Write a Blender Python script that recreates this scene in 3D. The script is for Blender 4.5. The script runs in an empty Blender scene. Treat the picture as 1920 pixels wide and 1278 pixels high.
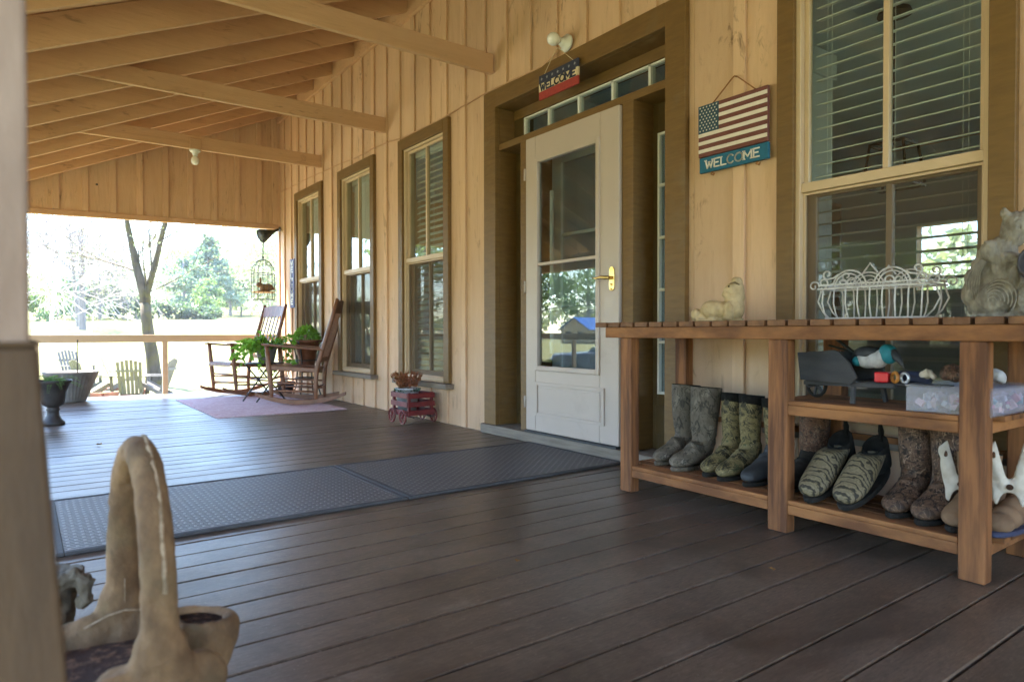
import bpy, bmesh, math, random
import mathutils
from mathutils import Vector, Matrix, Euler
R = random.Random(7)
PI = math.pi
rad = math.radians
sc = bpy.context.scene
COL = sc.collection

# ------------------------------------------------------------------ helpers
class MB:
    def __init__(s):
        s.v = []; s.f = []; s.mi = []; s.cur = 0
    def add(s, vs, fs):
        o = len(s.v); s.v += [tuple(p) for p in vs]
        for f in fs:
            s.f.append(tuple(i + o for i in f)); s.mi.append(s.cur)
        return s
    def box(s, x0, x1, y0, y1, z0, z1):
        s.add([(x0,y0,z0),(x1,y0,z0),(x1,y1,z0),(x0,y1,z0),(x0,y0,z1),(x1,y0,z1),(x1,y1,z1),(x0,y1,z1)],
              [(0,3,2,1),(4,5,6,7),(0,1,5,4),(1,2,6,5),(2,3,7,6),(3,0,4,7)]); return s
    def hexa(s, p):                      # 8 points: bottom 4 ccw, top 4 ccw
        s.add(p, [(0,3,2,1),(4,5,6,7),(0,1,5,4),(1,2,6,5),(2,3,7,6),(3,0,4,7)]); return s
    def beam(s, a, b, w, h, up=(0,0,1)):  # bar from a to b, w sideways, h along up
        a = Vector(a); b = Vector(b); d = (b-a).normalized(); u = Vector(up)
        sd = d.cross(u)
        if sd.length < 1e-5: sd = d.cross(Vector((1,0,0)))
        sd.normalize(); u = sd.cross(d).normalized()
        sd *= w/2; u *= h/2
        s.hexa([a-sd-u, a+sd-u, b+sd-u, b-sd-u, a-sd+u, a+sd+u, b+sd+u, b-sd+u]); return s
    def tube(s, pts, rs, n=8, caps=True, closed=False):
        pts = [Vector(p) for p in pts]; k = len(pts)
        if not hasattr(rs, '__len__'): rs = [rs]*k
        vs = []; prev = None
        for i in range(k):
            if closed: d = pts[(i+1) % k]-pts[i-1]
            else: d = pts[min(i+1,k-1)]-pts[max(i-1,0)]
            if d.length < 1e-9: d = Vector((0,0,1))
            d.normalize()
            if prev is None:
                a = Vector((0,0,1)) if abs(d.z) < .9 else Vector((1,0,0))
                u = d.cross(a).normalized()
            else:
                u = (prev - d*prev.dot(d))
                if u.length < 1e-6: u = d.orthogonal()
                u.normalize()
            prev = u; w = d.cross(u)
            for j in range(n):
                t = 2*PI*j/n
                vs.append(pts[i]+(u*math.cos(t)+w*math.sin(t))*rs[i])
        fs = []
        m = k if closed else k-1
        for i in range(m):
            for j in range(n):
                a = i*n+j; b = i*n+(j+1) % n; c = ((i+1) % k)*n+(j+1) % n; d_ = ((i+1) % k)*n+j
                fs.append((a,b,c,d_))
        if caps and not closed:
            fs.append(tuple(range(n-1,-1,-1))); fs.append(tuple((k-1)*n+j for j in range(n)))
        s.add(vs, fs); return s
    def lathe(s, prof, c=(0,0,0), n=24, sx=1, sy=1, flute=None):
        vs = []; fs = []; k = len(prof)
        for i,(r,z) in enumerate(prof):
            for j in range(n):
                t = 2*PI*j/n; q = r
                if flute and flute[2] <= z <= flute[3]: q = r*(1+flute[1]*math.cos(flute[0]*t))
                vs.append((c[0]+q*math.cos(t)*sx, c[1]+q*math.sin(t)*sy, c[2]+z))
        for i in range(k-1):
            for j in range(n):
                fs.append((i*n+j, i*n+(j+1) % n, (i+1)*n+(j+1) % n, (i+1)*n+j))
        if prof[0][0] > 1e-6: fs.append(tuple(range(n-1,-1,-1)))
        if prof[-1][0] > 1e-6: fs.append(tuple((k-1)*n+j for j in range(n)))
        s.add(vs, fs); return s
    def ball(s, c, r, n=12, m=8):
        if not hasattr(r, '__len__'): r = (r,r,r)
        vs = [(c[0],c[1],c[2]-r[2])]
        for i in range(1,m):
            p = -PI/2+PI*i/m
            for j in range(n):
                t = 2*PI*j/n
                vs.append((c[0]+r[0]*math.cos(p)*math.cos(t), c[1]+r[1]*math.cos(p)*math.sin(t), c[2]+r[2]*math.sin(p)))
        vs.append((c[0],c[1],c[2]+r[2])); fs = []
        for j in range(n): fs.append((0, 1+(j+1) % n, 1+j))
        for i in range(m-2):
            for j in range(n):
                a = 1+i*n
                fs.append((a+j, a+(j+1) % n, a+n+(j+1) % n, a+n+j))
        e = len(vs)-1; a = 1+(m-2)*n
        for j in range(n): fs.append((a+j, a+(j+1) % n, e))
        s.add(vs, fs); return s
    def prism(s, poly, ax, d0, d1):      # poly in the two other axes, extruded along ax
        n = len(poly)
        def P(q, d):
            if ax == 'x': return (d, q[0], q[1])
            if ax == 'y': return (q[0], d, q[1])
            return (q[0], q[1], d)
        vs = [P(q,d0) for q in poly]+[P(q,d1) for q in poly]
        fs = [tuple(range(n)), tuple(range(2*n-1,n-1,-1))]
        for i in range(n): fs.append((i, n+i, n+(i+1) % n, (i+1) % n))
        s.add(vs, fs); return s
    def xf(s, M, start=0):
        for i in range(start, len(s.v)): s.v[i] = tuple(M @ Vector(s.v[i]))
        return s
    def mesh(s, name, mats, smooth=False):
        me = bpy.data.meshes.new(name); me.from_pydata(s.v, [], s.f); me.update()
        if not isinstance(mats, (list,tuple)): mats = [mats]
        for m in mats:
            if m: me.materials.append(m)
        if len(mats) > 1:
            for p,i in zip(me.polygons, s.mi): p.material_index = i
        bm = bmesh.new(); bm.from_mesh(me); bmesh.ops.recalc_face_normals(bm, faces=bm.faces); bm.to_mesh(me); bm.free()
        if smooth:
            for p in me.polygons: p.use_smooth = True
        return me
    def build(s, name, mats, parent=None, bevel=0, smooth=False, seg=2, angle=35, sub=0):
        me = s.mesh(name, mats, smooth)
        o = bpy.data.objects.new(name, me); COL.objects.link(o)
        if parent: o.parent = parent
        if bevel:
            b = o.modifiers.new('bevel','BEVEL'); b.width = bevel; b.segments = seg; b.limit_method = 'ANGLE'; b.angle_limit = rad(angle)
        if sub:
            b = o.modifiers.new('sub','SUBSURF'); b.levels = sub; b.render_levels = sub
        return o

def tag(o, label=None, cat=None, group=None, kind=None):
    if label: o['label'] = label
    if cat: o['category'] = cat
    if group: o['group'] = group
    if kind: o['kind'] = kind
    return o
def thing(name, label, cat, loc=(0,0,0), rotz=0, group=None):
    o = bpy.data.objects.new(name, None); COL.objects.link(o)
    o.empty_display_size = .1
    o.location = loc; o.rotation_euler = (0,0,rotz)
    return tag(o, label, cat, group)
def dup(o, loc, rotz, label, group=None, scale=None):
    r = o.copy(); COL.objects.link(r); r.location = loc; r.rotation_euler = (o.rotation_euler[0], o.rotation_euler[1], rotz)
    if scale: r.scale = (scale,)*3
    r['label'] = label
    if group: r['group'] = group
    for ch in o.children:
        c = ch.copy(); COL.objects.link(c); c.parent = r
        for g in ch.children:
            d = g.copy(); COL.objects.link(d); d.parent = c
    return r
def blob(mb, name, mats, parent=None, voxel=.006, smooth=6, fac=.5, rough=0):
    """union the pieces of mb into one continuous skin"""
    me = mb.mesh(name, mats)
    o = bpy.data.objects.new(name, me); COL.objects.link(o)
    r = o.modifiers.new('r','REMESH'); r.mode = 'VOXEL'; r.voxel_size = voxel
    sm = o.modifiers.new('s','SMOOTH'); sm.iterations = smooth; sm.factor = fac
    dg = bpy.context.evaluated_depsgraph_get(); dg.update()
    m2 = bpy.data.meshes.new_from_object(o.evaluated_get(dg))
    o.modifiers.clear(); o.data = m2; m2.name = name
    if rough:
        nz = mathutils.noise; co = [(v.co.copy(), v.normal.copy()) for v in m2.vertices]
        for v,(c,n) in zip(m2.vertices, co): v.co = c+n*rough*(nz.noise(c*34)*.9+nz.noise(c*90)*.55+nz.noise(c*210)*.3-max(0,nz.noise(c*60+Vector((5,1,2)))-.28)*3)
    for p in m2.polygons: p.use_smooth = True
    if parent: o.parent = parent
    return o

# ------------------------------------------------------------------ materials
class NT:
    def __init__(s, name):
        s.m = bpy.data.materials.new(name); s.m.use_nodes = True
        s.t = s.m.node_tree; s.n = s.t.nodes; s.n.clear()
        s.out = s.n.new('ShaderNodeOutputMaterial')
    def node(s, typ, **kw):
        nd = s.n.new('ShaderNode'+typ)
        for k,v in kw.items():
            if k in nd.inputs.keys() if isinstance(k,str) else False: pass
            setattr(nd, k, v)
        return nd
    def link(s, a, b): s.t.links.new(a, b)
    def setin(s, nd, **kw):
        for k,v in kw.items():
            k = k.replace('_',' ')
            if isinstance(v, bpy.types.NodeSocket): s.link(v, nd.inputs[k])
            else: nd.inputs[k].default_value = v
    def coords(s, scale=(1,1,1), which='Object', rot=(0,0,0)):
        tc = s.node('TexCoord'); mp = s.node('Mapping')
        s.link(tc.outputs[which], mp.inputs['Vector'])
        mp.inputs['Scale'].default_value = scale; mp.inputs['Rotation'].default_value = rot
        return mp.outputs['Vector']
    def noise(s, vec, scale=1, detail=5, rough=.6, dist=0):
        nd = s.node('TexNoise'); s.link(vec, nd.inputs['Vector'])
        nd.inputs['Scale'].default_value = scale; nd.inputs['Detail'].default_value = detail
        nd.inputs['Roughness'].default_value = rough; nd.inputs['Distortion'].default_value = dist
        return nd.outputs['Fac']
    def ramp(s, fac, stops, interp='LINEAR'):
        nd = s.node('ValToRGB'); s.link(fac, nd.inputs['Fac']); cr = nd.color_ramp; cr.interpolation = interp
        while len(cr.elements) < len(stops): cr.elements.new(.5)
        for e,(p,c) in zip(cr.elements, stops):
            e.position = p; e.color = (c[0],c[1],c[2],1) if hasattr(c,'__len__') else (c,c,c,1)
        return nd.outputs['Color']
    def mix(s, fac, a, b, blend='MIX'):
        nd = s.node('MixRGB'); nd.blend_type = blend
        for k,v in (('Fac',fac),('Color1',a),('Color2',b)):
            if isinstance(v, bpy.types.NodeSocket): s.link(v, nd.inputs[k])
            elif hasattr(v,'__len__'): nd.inputs[k].default_value = (v[0],v[1],v[2],1)
            else: nd.inputs[k].default_value = v
        return nd.outputs['Color']
    def math(s, op, a, b=0.0, clamp=False):
        nd = s.node('Math'); nd.operation = op; nd.use_clamp = clamp
        for i,v in enumerate((a,b)):
            if isinstance(v, bpy.types.NodeSocket): s.link(v, nd.inputs[i])
            else: nd.inputs[i].default_value = v
        return nd.outputs[0]
    def island(s):
        return s.node('NewGeometry').outputs['Random Per Island']
    def bump(s, h, strength=.3, dist=.01):
        nd = s.node('Bump'); s.link(h, nd.inputs['Height'])
        nd.inputs['Strength'].default_value = strength; nd.inputs['Distance'].default_value = dist
        return nd.outputs['Normal']
    def principled(s, color, rough=.6, normal=None, metal=0, spec=.5, coat=0):
        p = s.node('BsdfPrincipled')
        if isinstance(color, bpy.types.NodeSocket): s.link(color, p.inputs['Base Color'])
        else: p.inputs['Base Color'].default_value = (color[0],color[1],color[2],1)
        if isinstance(rough, bpy.types.NodeSocket): s.link(rough, p.inputs['Roughness'])
        else: p.inputs['Roughness'].default_value = rough
        p.inputs['Metallic'].default_value = metal; p.inputs['Specular IOR Level'].default_value = spec
        p.inputs['Coat Weight'].default_value = coat
        if normal: s.link(normal, p.inputs['Normal'])
        s.link(p.outputs[0], s.out.inputs['Surface'])
        return p

def pm(name, c1, c2=None, scale=(8,8,8), rough=.6, bump=.15, dist=.004, metal=0, isl=.0, spec=.4, lo=.35, hi=.68, detail=6, fine=None, rot=(0,0,0), dirt=None):
    """two-tone noise paint with grain, bump, per-piece variation and optional dirt patches"""
    t = NT(name); v = t.coords(scale, rot=rot)
    if c2 is None: c2 = tuple(x*.8 for x in c1)
    if isl:
        add = t.node('VectorMath'); add.operation = 'ADD'; cb = t.node('CombineXYZ'); r = t.math('MULTIPLY', t.island(), 37.0)
        t.link(r, cb.inputs[0]); t.link(r, cb.inputs[1]); t.link(r, cb.inputs[2]); t.link(v, add.inputs[0]); t.link(cb.outputs[0], add.inputs[1]); v = add.outputs[0]
    n = t.noise(v, 1, detail)
    col = t.ramp(n, [(lo,c1),(hi,c2)])
    if dirt:
        d = t.noise(t.coords((dirt[1],)*3), 1, 6, .65)
        f = t.ramp(d, [(dirt[2],0.0),(min(dirt[2]+.18,1),1.0)])
        f2 = t.math('MULTIPLY', f, dirt[3])
        col = t.mix(f2, col, dirt[0])
    if isl:
        k = t.math('ADD', t.math('MULTIPLY', t.island(), 2*isl), 1-isl)
        col = t.mix(1.0, col, k, 'MULTIPLY')
    nb = t.noise(t.coords(fine if fine else tuple(x*6 for x in scale), rot=rot), 1, 4)
    h = t.math('ADD', n, t.math('MULTIPLY', nb, .5))
    rr = t.math('ADD', t.math('MULTIPLY', nb, .2), rough-.1)
    t.principled(col, rr, t.bump(h, bump, dist) if bump else None, metal, spec)
    return t.m

def glass(name, boost=1.0, tint=(.86,.9,.88), rough=0.0):
    t = NT(name)
    lw = t.node('LayerWeight'); lw.inputs['Blend'].default_value = .5
    f = t.math('ADD', t.math('MULTIPLY', t.math('POWER', lw.outputs['Facing'], 5.0), .96), .04)
    f = t.math('MULTIPLY', f, boost, True)
    tr = t.node('BsdfTransparent'); tr.inputs['Color'].default_value = (*tint,1)
    gl = t.node('BsdfGlossy'); gl.inputs['Roughness'].default_value = rough
    mx = t.node('MixShader'); t.link(f, mx.inputs[0]); t.link(tr.outputs[0], mx.inputs[1]); t.link(gl.outputs[0], mx.inputs[2])
    t.link(mx.outputs[0], t.out.inputs['Surface']); return t.m
def leafmat(name, c1, c2, tr=.35, sc_=1.5, rough=.55):
    t = NT(name)
    n = t.noise(t.coords((sc_,)*3), 1, 3)
    k = t.math('ADD', t.math('MULTIPLY', t.island(), .6), .7)
    col = t.mix(1.0, t.ramp(n, [(.35,c1),(.65,c2)]), k, 'MULTIPLY')
    df = t.node('BsdfPrincipled'); t.link(col, df.inputs['Base Color']); df.inputs['Roughness'].default_value = rough
    tl = t.node('BsdfTranslucent'); t.link(t.mix(.5, col, (.25,.4,.05)), tl.inputs['Color'])
    mx = t.node('MixShader'); mx.inputs[0].default_value = tr
    t.link(df.outputs[0], mx.inputs[1]); t.link(tl.outputs[0], mx.inputs[2]); t.link(mx.outputs[0], t.out.inputs['Surface'])
    return t.m
def camo(name, cols, scale=(14,14,9), rough=.7, bump=.25):
    t = NT(name); v = t.coords(scale)
    n = t.noise(v, 1, 7, .68, .6)
    k = len(cols); stops = [(.28+.46*i/max(k-1,1), c) for i,c in enumerate(cols)]
    col = t.ramp(n, stops, 'CONSTANT')
    n2 = t.noise(t.coords(tuple(x*3.2 for x in scale)), 1, 5, .7)
    col = t.mix(t.ramp(n2, [(.45,0.0),(.75,.75)]), col, cols[0])
    col = t.mix(t.ramp(n2, [(.2,.6),(.42,0.0)]), col, tuple(min(1,c*1.5) for c in cols[-1]))
    ln = t.math('ABSOLUTE', t.math('SUBTRACT', t.noise(t.coords((scale[0]*.8,scale[1]*.8,scale[2]*1.3)), 1, 3, .5, 1.2), .5))
    col = t.mix(t.ramp(ln, [(.006,.85),(.022,0.0)]), col, tuple(c*.45 for c in cols[0]))
    l2 = t.math('ABSOLUTE', t.math('SUBTRACT', t.noise(t.coords((scale[0]*1.7,scale[1]*1.7,scale[2]*.8)), 1, 3, .5, 2.0), .52))
    col = t.mix(t.ramp(l2, [(.004,.7),(.014,0.0)]), col, tuple(min(1,c*1.35) for c in cols[-1]))
    t.principled(col, rough, t.bump(n2, bump, .004), 0, .3); return t.m

def siding_mat(name, c1, c2, c3, gs=(14,14,1.1), ks=(30,9,3.0), fs=(60,60,10)):
    t = NT(name)
    g = t.noise(t.coords(gs), 1, 8, .68, .4)            # vertical grain
    col = t.ramp(g, [(.3,c1),(.55,c2),(.78,c3)])
    b = t.noise(t.coords((1.1,1.6,.7)), 1, 4)
    col = t.mix(t.ramp(b, [(.35,.0),(.7,.55)]), col, tuple(x*.82 for x in c1))
    kn = t.noise(t.coords(ks), 1, 4, .75, 1.5)              # dark checks and knots
    kmask = t.math('MULTIPLY', t.ramp(kn, [(.58,0.0),(.70,1.0)]), t.ramp(t.noise(t.coords((2.2,2.2,1.4)),1,3), [(.42,.0),(.66,.85)]))
    col = t.mix(kmask, col, (.085,.05,.028))
    k = t.math('ADD', t.math('MULTIPLY', t.island(), .16), .92)
    col = t.mix(1.0, col, k, 'MULTIPLY')
    fine = t.noise(t.coords(fs), 1, 5)
    h = t.math('ADD', t.math('MULTIPLY', g, .7), t.math('MULTIPLY', fine, .5))
    t.principled(col, .72, t.bump(h, .6, .008), 0, .25); return t.m

m_siding = siding_mat('siding', (.58,.376,.24), (.65,.435,.285), (.42,.258,.15))
m_rafter = siding_mat('rafter_paint', (.51,.312,.188), (.57,.352,.218), (.40,.24,.14), (1.1,16,16), (3,12,12), (10,60,60))
m_sheath = pm('roof_sheathing', (.42,.30,.19), (.36,.25,.15), (2,12,12), .75, .2)
m_olive = pm('olive_trim', (.175,.095,.027), (.135,.072,.02), (9,9,60), .6, .5, .003, fine=(40,40,160), dirt=((.19,.15,.10), 3.0, .56, .35))
m_olivedk = pm('olive_panel', (.085,.05,.014), (.065,.04,.011), (6,6,12), .5, .12)
m_cream = pm('cream_frame', (.58,.43,.285), (.52,.38,.245), (5,5,5), .5, .1, .002)
m_sillwood = pm('weathered_sill', (.23,.19,.15), (.15,.12,.095), (60,5,60), .8, .5, .004)
m_door = pm('storm_door_paint', (.47,.385,.335), (.44,.36,.31), (3,3,3), .42, .12, .002, dirt=((.30,.23,.18), 5, .58, .35))
m_white = pm('white_paint', (.72,.72,.7), (.66,.66,.64), (6,6,6), .45, .08, .002)
m_blind = pm('blind_slat', (.82,.85,.85), (.79,.82,.82), (3,3,3), .5, 0)
m_brass = pm('brass', (.78,.55,.2), (.6,.4,.12), (30,30,30), .25, .05, .001, metal=1)
m_iron = pm('black_iron', (.02,.02,.021), (.035,.032,.03), (20,20,20), .5, .15, .002)
m_cedar = pm('cedar', (.31,.125,.038), (.14,.050,.015), (9,3.2,9), .75, .45, .003, isl=.18, lo=.4, hi=.6, detail=9, fine=(70,20,70))
m_cedarv = pm('cedar_post', (.27,.105,.034), (.105,.037,.012), (26,26,2.2), .75, .5, .003, isl=.15, lo=.4, hi=.6, detail=9, fine=(130,130,9))
m_cedarx = pm('cedar_slat', (.235,.105,.042), (.115,.047,.019), (2.4,22,22), .7, .3, .003, isl=.25, detail=8, fine=(9,130,130))
m_chair = pm('rocker_wood', (.24,.105,.056), (.14,.058,.03), (14,14,14), .42, .15, .002, isl=.12, spec=.5)
m_concrete = pm('tan_concrete', (.26,.150,.072), (.12,.066,.031), (15,15,9), .9, .9, .005, dirt=((.10,.075,.035), 8, .52, .65), fine=(190,190,190), lo=.38, hi=.62, detail=9)
m_greycon = pm('grey_concrete', (.27,.235,.185), (.155,.132,.105), (30,30,18), .9, .8, .005, dirt=((.11,.095,.07), 12, .56, .6), fine=(130,130,45), lo=.4, hi=.62, detail=9)
m_soil = pm('potting_soil', (.055,.024,.011), (.26,.13,.065), (70,70,70), .95, .9, .01, lo=.5, hi=.72)
m_rubber = pm('rubber_black', (.016,.014,.012), (.032,.028,.024), (30,30,30), .85, .3, spec=.15)
m_lining = pm('boot_lining', (.01,.009,.008), (.02,.018,.016), (60,60,60), .95, .3, spec=.1)
m_urn = pm('urn_black', (.025,.022,.024), (.05,.042,.04), (12,12,12), .5, .25)
m_tub = pm('tub_grey', (.20,.185,.175), (.13,.12,.115), (8,8,8), .7, .3)
m_copper = pm('aged_copper', (.20,.075,.035), (.11,.04,.022), (14,14,14), .45, .2, metal=.4)
m_wagon = pm('wagon_red', (.17,.018,.018), (.10,.012,.014), (18,18,18), .5, .2, isl=.1)
m_galv = pm('galvanised', (.52,.52,.55), (.4,.4,.42), (16,16,16), .38, .1, metal=.6)
m_wire = pm('white_wire', (.55,.52,.50), (.36,.34,.33), (30,30,30), .5, .2, .002)
m_statue = pm('cream_statue', (.52,.38,.21), (.38,.265,.13), (26,26,26), .75, .7, .004, dirt=((.20,.155,.06), 14, .53, .7), detail=8)
m_rust = pm('twine', (.30,.13,.045), (.22,.09,.03), (90,90,90), .9, .3)
m_toy = pm('toy_barrow_grey', (.034,.033,.036), (.055,.05,.05), (6,30,30), .75, .4, .003, dirt=((.28,.21,.15), 26, .66, .8))
m_bone = pm('bleached_bone', (.56,.49,.40), (.44,.36,.27), (20,20,20), .6, .35, .003, dirt=((.36,.27,.17), 18, .6, .5))
m_suede = pm('brown_suede', (.24,.14,.075), (.16,.09,.048), (16,16,16), .85, .25)
m_char = pm('charcoal', (.022,.022,.024), (.04,.04,.042), (20,20,20), .6, .2)
m_bark = pm('lichen_bark', (.085,.068,.05), (.03,.024,.015), (5,5,1.6), .9, .9, .03, dirt=((.095,.078,.014), 2.6, .47, .85), detail=8)
m_bark2 = pm('grey_bark', (.26,.24,.25), (.17,.155,.16), (7,7,1.5), .9, .8, .03)
m_twig = pm('pale_twig', (.60,.55,.5), (.5,.45,.4), (4,4,4), .9, .2)
m_lawnwood = pm('patio_chair_wood', (.15,.14,.085), (.11,.10,.06), (8,8,8), .7, .2)
m_lawngrey = pm('patio_chair_grey', (.17,.155,.14), (.12,.11,.10), (8,8,8), .7, .2)
m_brick = pm('fire_ring_brick', (.36,.15,.085), (.26,.10,.06), (9,9,9), .85, .4)
m_ornament = pm('grey_stump', (.17,.135,.095), (.095,.075,.052), (18,18,18), .85, .6, .006)
m_post = pm('porch_post_paint', (.30,.205,.15), (.235,.155,.11), (22,22,6), .8, .8, .004, fine=(70,70,40))
m_base = pm('post_base', (.085,.045,.019), (.06,.031,.013), (30,30,7), .75, .5, .004)
m_rail = pm('rail_paint', (.56,.41,.27), (.5,.36,.23), (2,8,8), .65, .2)
m_red = pm('red_plastic', (.55,.012,.02), (.42,.01,.015), (20,20,20), .3, .05)
m_teal = pm('teal_feather', (.01,.13,.16), (.015,.19,.22), (40,40,40), .6, .3)
m_birdw = pm('white_feather', (.46,.44,.43), (.34,.32,.32), (60,60,60), .7, .3)
m_orange = pm('orange_ring', (.42,.17,.03), (.3,.11,.02), (40,40,40), .4, .1)
m_denim = pm('dark_blue_fabric', (.03,.035,.07), (.05,.055,.1), (60,60,60), .8, .3)
m_int = pm('interior_wall', (.58,.66,.69), (.54,.62,.65), (1,1,1), .8, .05)
m_intfl = pm('interior_floor', (.16,.10,.06), (.11,.07,.04), (2,9,2), .4, .1)
m_colw = pm('interior_column', (.62,.68,.72), (.57,.63,.67), (3,3,3), .5, 0)
m_navy = pm('sign_navy', (.028,.032,.062), (.04,.042,.075), (40,40,40), .8, .2)
m_signred = pm('sign_red', (.36,.045,.035), (.28,.035,.03), (50,50,50), .8, .3)
m_signcream = pm('sign_cream', (.66,.55,.38), (.58,.47,.31), (40,40,40), .8, .2)
m_flagred = pm('flag_red', (.17,.06,.05), (.125,.042,.036), (50,18,50), .8, .25)
m_flagwhite = pm('flag_white', (.72,.66,.6), (.64,.58,.52), (50,18,50), .8, .25)
m_flagblue = pm('flag_blue', (.028,.07,.105), (.02,.055,.085), (50,50,50), .75, .2)
m_signblue = pm('sign_blue', (.012,.12,.21), (.01,.10,.18), (50,50,50), .7, .2)
m_vsign = pm('vertical_sign_blue', (.10,.11,.24), (.08,.09,.2), (30,30,30), .7, .2)
m_lawn = None
m_glass = glass('window_glass', 1.7)
m_doorglass = glass('door_glass', 2.3, (.8,.84,.84))
m_bulbglass = glass('bulb_glass', 1.5, (.97,.97,.97), .02)
m_bulb = pm('frosted_bulb', (.8,.79,.77), (.76,.75,.73), (8,8,8), .2, 0)

def screen_mat():
    t = NT('insect_screen')
    w = t.coords((1,1,1))
    tr = t.node('BsdfTransparent'); df = t.node('BsdfDiffuse'); df.inputs['Color'].default_value = (.085,.06,.045,1)
    mx = t.node('MixShader'); mx.inputs[0].default_value = .52
    t.link(tr.outputs[0], mx.inputs[1]); t.link(df.outputs[0], mx.inputs[2]); t.link(mx.outputs[0], t.out.inputs['Surface']); return t.m
m_screen = screen_mat()

def deck_mat():
    t = NT('deck_boards'); isl = t.island()
    add = t.node('VectorMath'); add.operation = 'ADD'; cb = t.node('CombineXYZ')
    t.link(t.math('MULTIPLY', isl, 53.0), cb.inputs[0]); t.link(t.math('MULTIPLY', isl, 11.0), cb.inputs[1])
    t.link(t.coords((1.6,24,24)), add.inputs[0]); t.link(cb.outputs[0], add.inputs[1])
    g = t.noise(add.outputs[0], 1, 8, .65, .3)
    col = t.ramp(g, [(.3,(.128,.086,.058)),(.52,(.098,.065,.044)),(.75,(.062,.041,.028))])
    k = t.math('ADD', t.math('MULTIPLY', isl, .42), .79)
    col = t.mix(1.0, col, k, 'MULTIPLY')
    w = t.noise(t.coords((1.3,1.1,1)), 1, 6, .62)
    col = t.mix(t.ramp(w, [(.44,0.0),(.62,.7)]), col, (.150,.108,.078))
    gr = t.noise(t.coords((26,170,60)), 1, 6, .75)
    col = t.mix(t.ramp(gr, [(.38,.65),(.5,0.0)]), col, (.030,.020,.014))
    col = t.mix(t.ramp(gr, [(.53,0.0),(.64,.5)]), col, (.20,.15,.115))
    sp = t.noise(t.coords((90,90,60)), 1, 3, .8)
    col = t.mix(t.ramp(sp, [(.62,0.0),(.67,.7)]), col, (.27,.21,.16))
    sc2 = t.noise(t.coords((5,9,5)), 1, 7, .7, .8)
    col = t.mix(t.ramp(sc2, [(.57,0.0),(.70,.5)]), col, (.21,.165,.125))
    stn = t.noise(t.coords((1.9,2.6,1)), 1, 7, .7, .6)
    col = t.mix(t.ramp(stn, [(.49,0.0),(.61,.6)]), col, (.042,.027,.019))
    rr = t.math('ADD', t.math('MULTIPLY', t.noise(t.coords((3,5,3)),1,5), .2), .26)
    fine = t.noise(t.coords((8,120,60)), 1, 5)
    big = t.noise(t.coords((.8,5,1)), 1, 2)
    h = t.math('ADD', t.math('ADD', t.math('MULTIPLY', g, .5), t.math('MULTIPLY', fine, .35)), t.math('MULTIPLY', big, .35))
    t.principled(col, rr, t.bump(h, .09, .006), 0, .62); return t.m
m_deck = deck_mat()

def mat_rubber():
    t = NT('mat_perforated')
    br = t.node('TexBrick'); t.link(t.coords((1,1,1)), br.inputs['Vector'])
    br.offset = .5
    t.setin(br, Scale=1.0); br.inputs['Mortar Size'].default_value = .0075; br.inputs['Brick Width'].default_value = .052; br.inputs['Row Height'].default_value = .022
    br.inputs['Mortar Smooth'].default_value = .5
    br.inputs['Color1'].default_value = (.012,.012,.014,1); br.inputs['Color2'].default_value = (.018,.018,.02,1); br.inputs['Mortar'].default_value = (.165,.15,.145,1)
    n = t.noise(t.coords((5,5,5)), 1, 5)
    col = t.mix(t.ramp(n, [(.4,0.0),(.75,.35)]), br.outputs['Color'], (.12,.10,.085))
    t.principled(col, .5, t.bump(br.outputs['Fac'], .9, .006), 0, .4); return t.m
m_mat = mat_rubber()
m_matrim = pm('mat_rim', (.062,.058,.058), (.045,.042,.042), (14,14,14), .7, .2)

def rug_mat():
    t = NT('rug_weave')
    v = t.node('TexVoronoi'); t.link(t.coords((9,9,9)), v.inputs['Vector'])
    n = t.noise(t.coords((7,7,7)), 1, 5, .7, 1.2)
    col = t.ramp(n, [(.3,(.50,.28,.30)),(.45,(.66,.52,.54)),(.55,(.54,.36,.39)),(.7,(.70,.62,.63))])
    f = t.noise(t.coords((120,120,20)), 1, 3)
    t.principled(col, .95, t.bump(f, .5, .004), 0, .1); return t.m
m_rug = rug_mat()

def lawn_mat():
    t = NT('lawn')
    n = t.noise(t.coords((.25,.25,.25)), 1, 8, .7)
    col = t.ramp(n, [(.3,(.175,.18,.085)),(.55,(.225,.22,.11)),(.75,(.28,.26,.14))])
    f = t.noise(t.coords((9,9,9)), 1, 6, .75)
    col = t.mix(t.ramp(f, [(.35,.5),(.65,0.0)]), col, (.11,.135,.05))
    t.principled(col, .95, t.bump(f, .7, .05), 0, .1); return t.m
m_lawn = lawn_mat()

m_leafA = leafmat('ivy_leaf', (.10,.27,.02), (.22,.42,.05), .4, 9)
m_leafB = leafmat('fern_leaf', (.10,.24,.06), (.2,.36,.12), .35, 9)
m_leafR = leafmat('russet_leaf', (.26,.055,.03), (.34,.12,.06), .25, 14)
m_leafP = leafmat('pine_needles', (.115,.185,.165), (.16,.225,.19), .3, .25)
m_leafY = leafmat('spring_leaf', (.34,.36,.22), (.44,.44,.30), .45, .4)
m_leafD = leafmat('shrub_leaf', (.055,.10,.085), (.085,.135,.10), .25, .4)
m_leafG = leafmat('broad_leaf', (.12,.19,.09), (.18,.26,.12), .4, .4)
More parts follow.
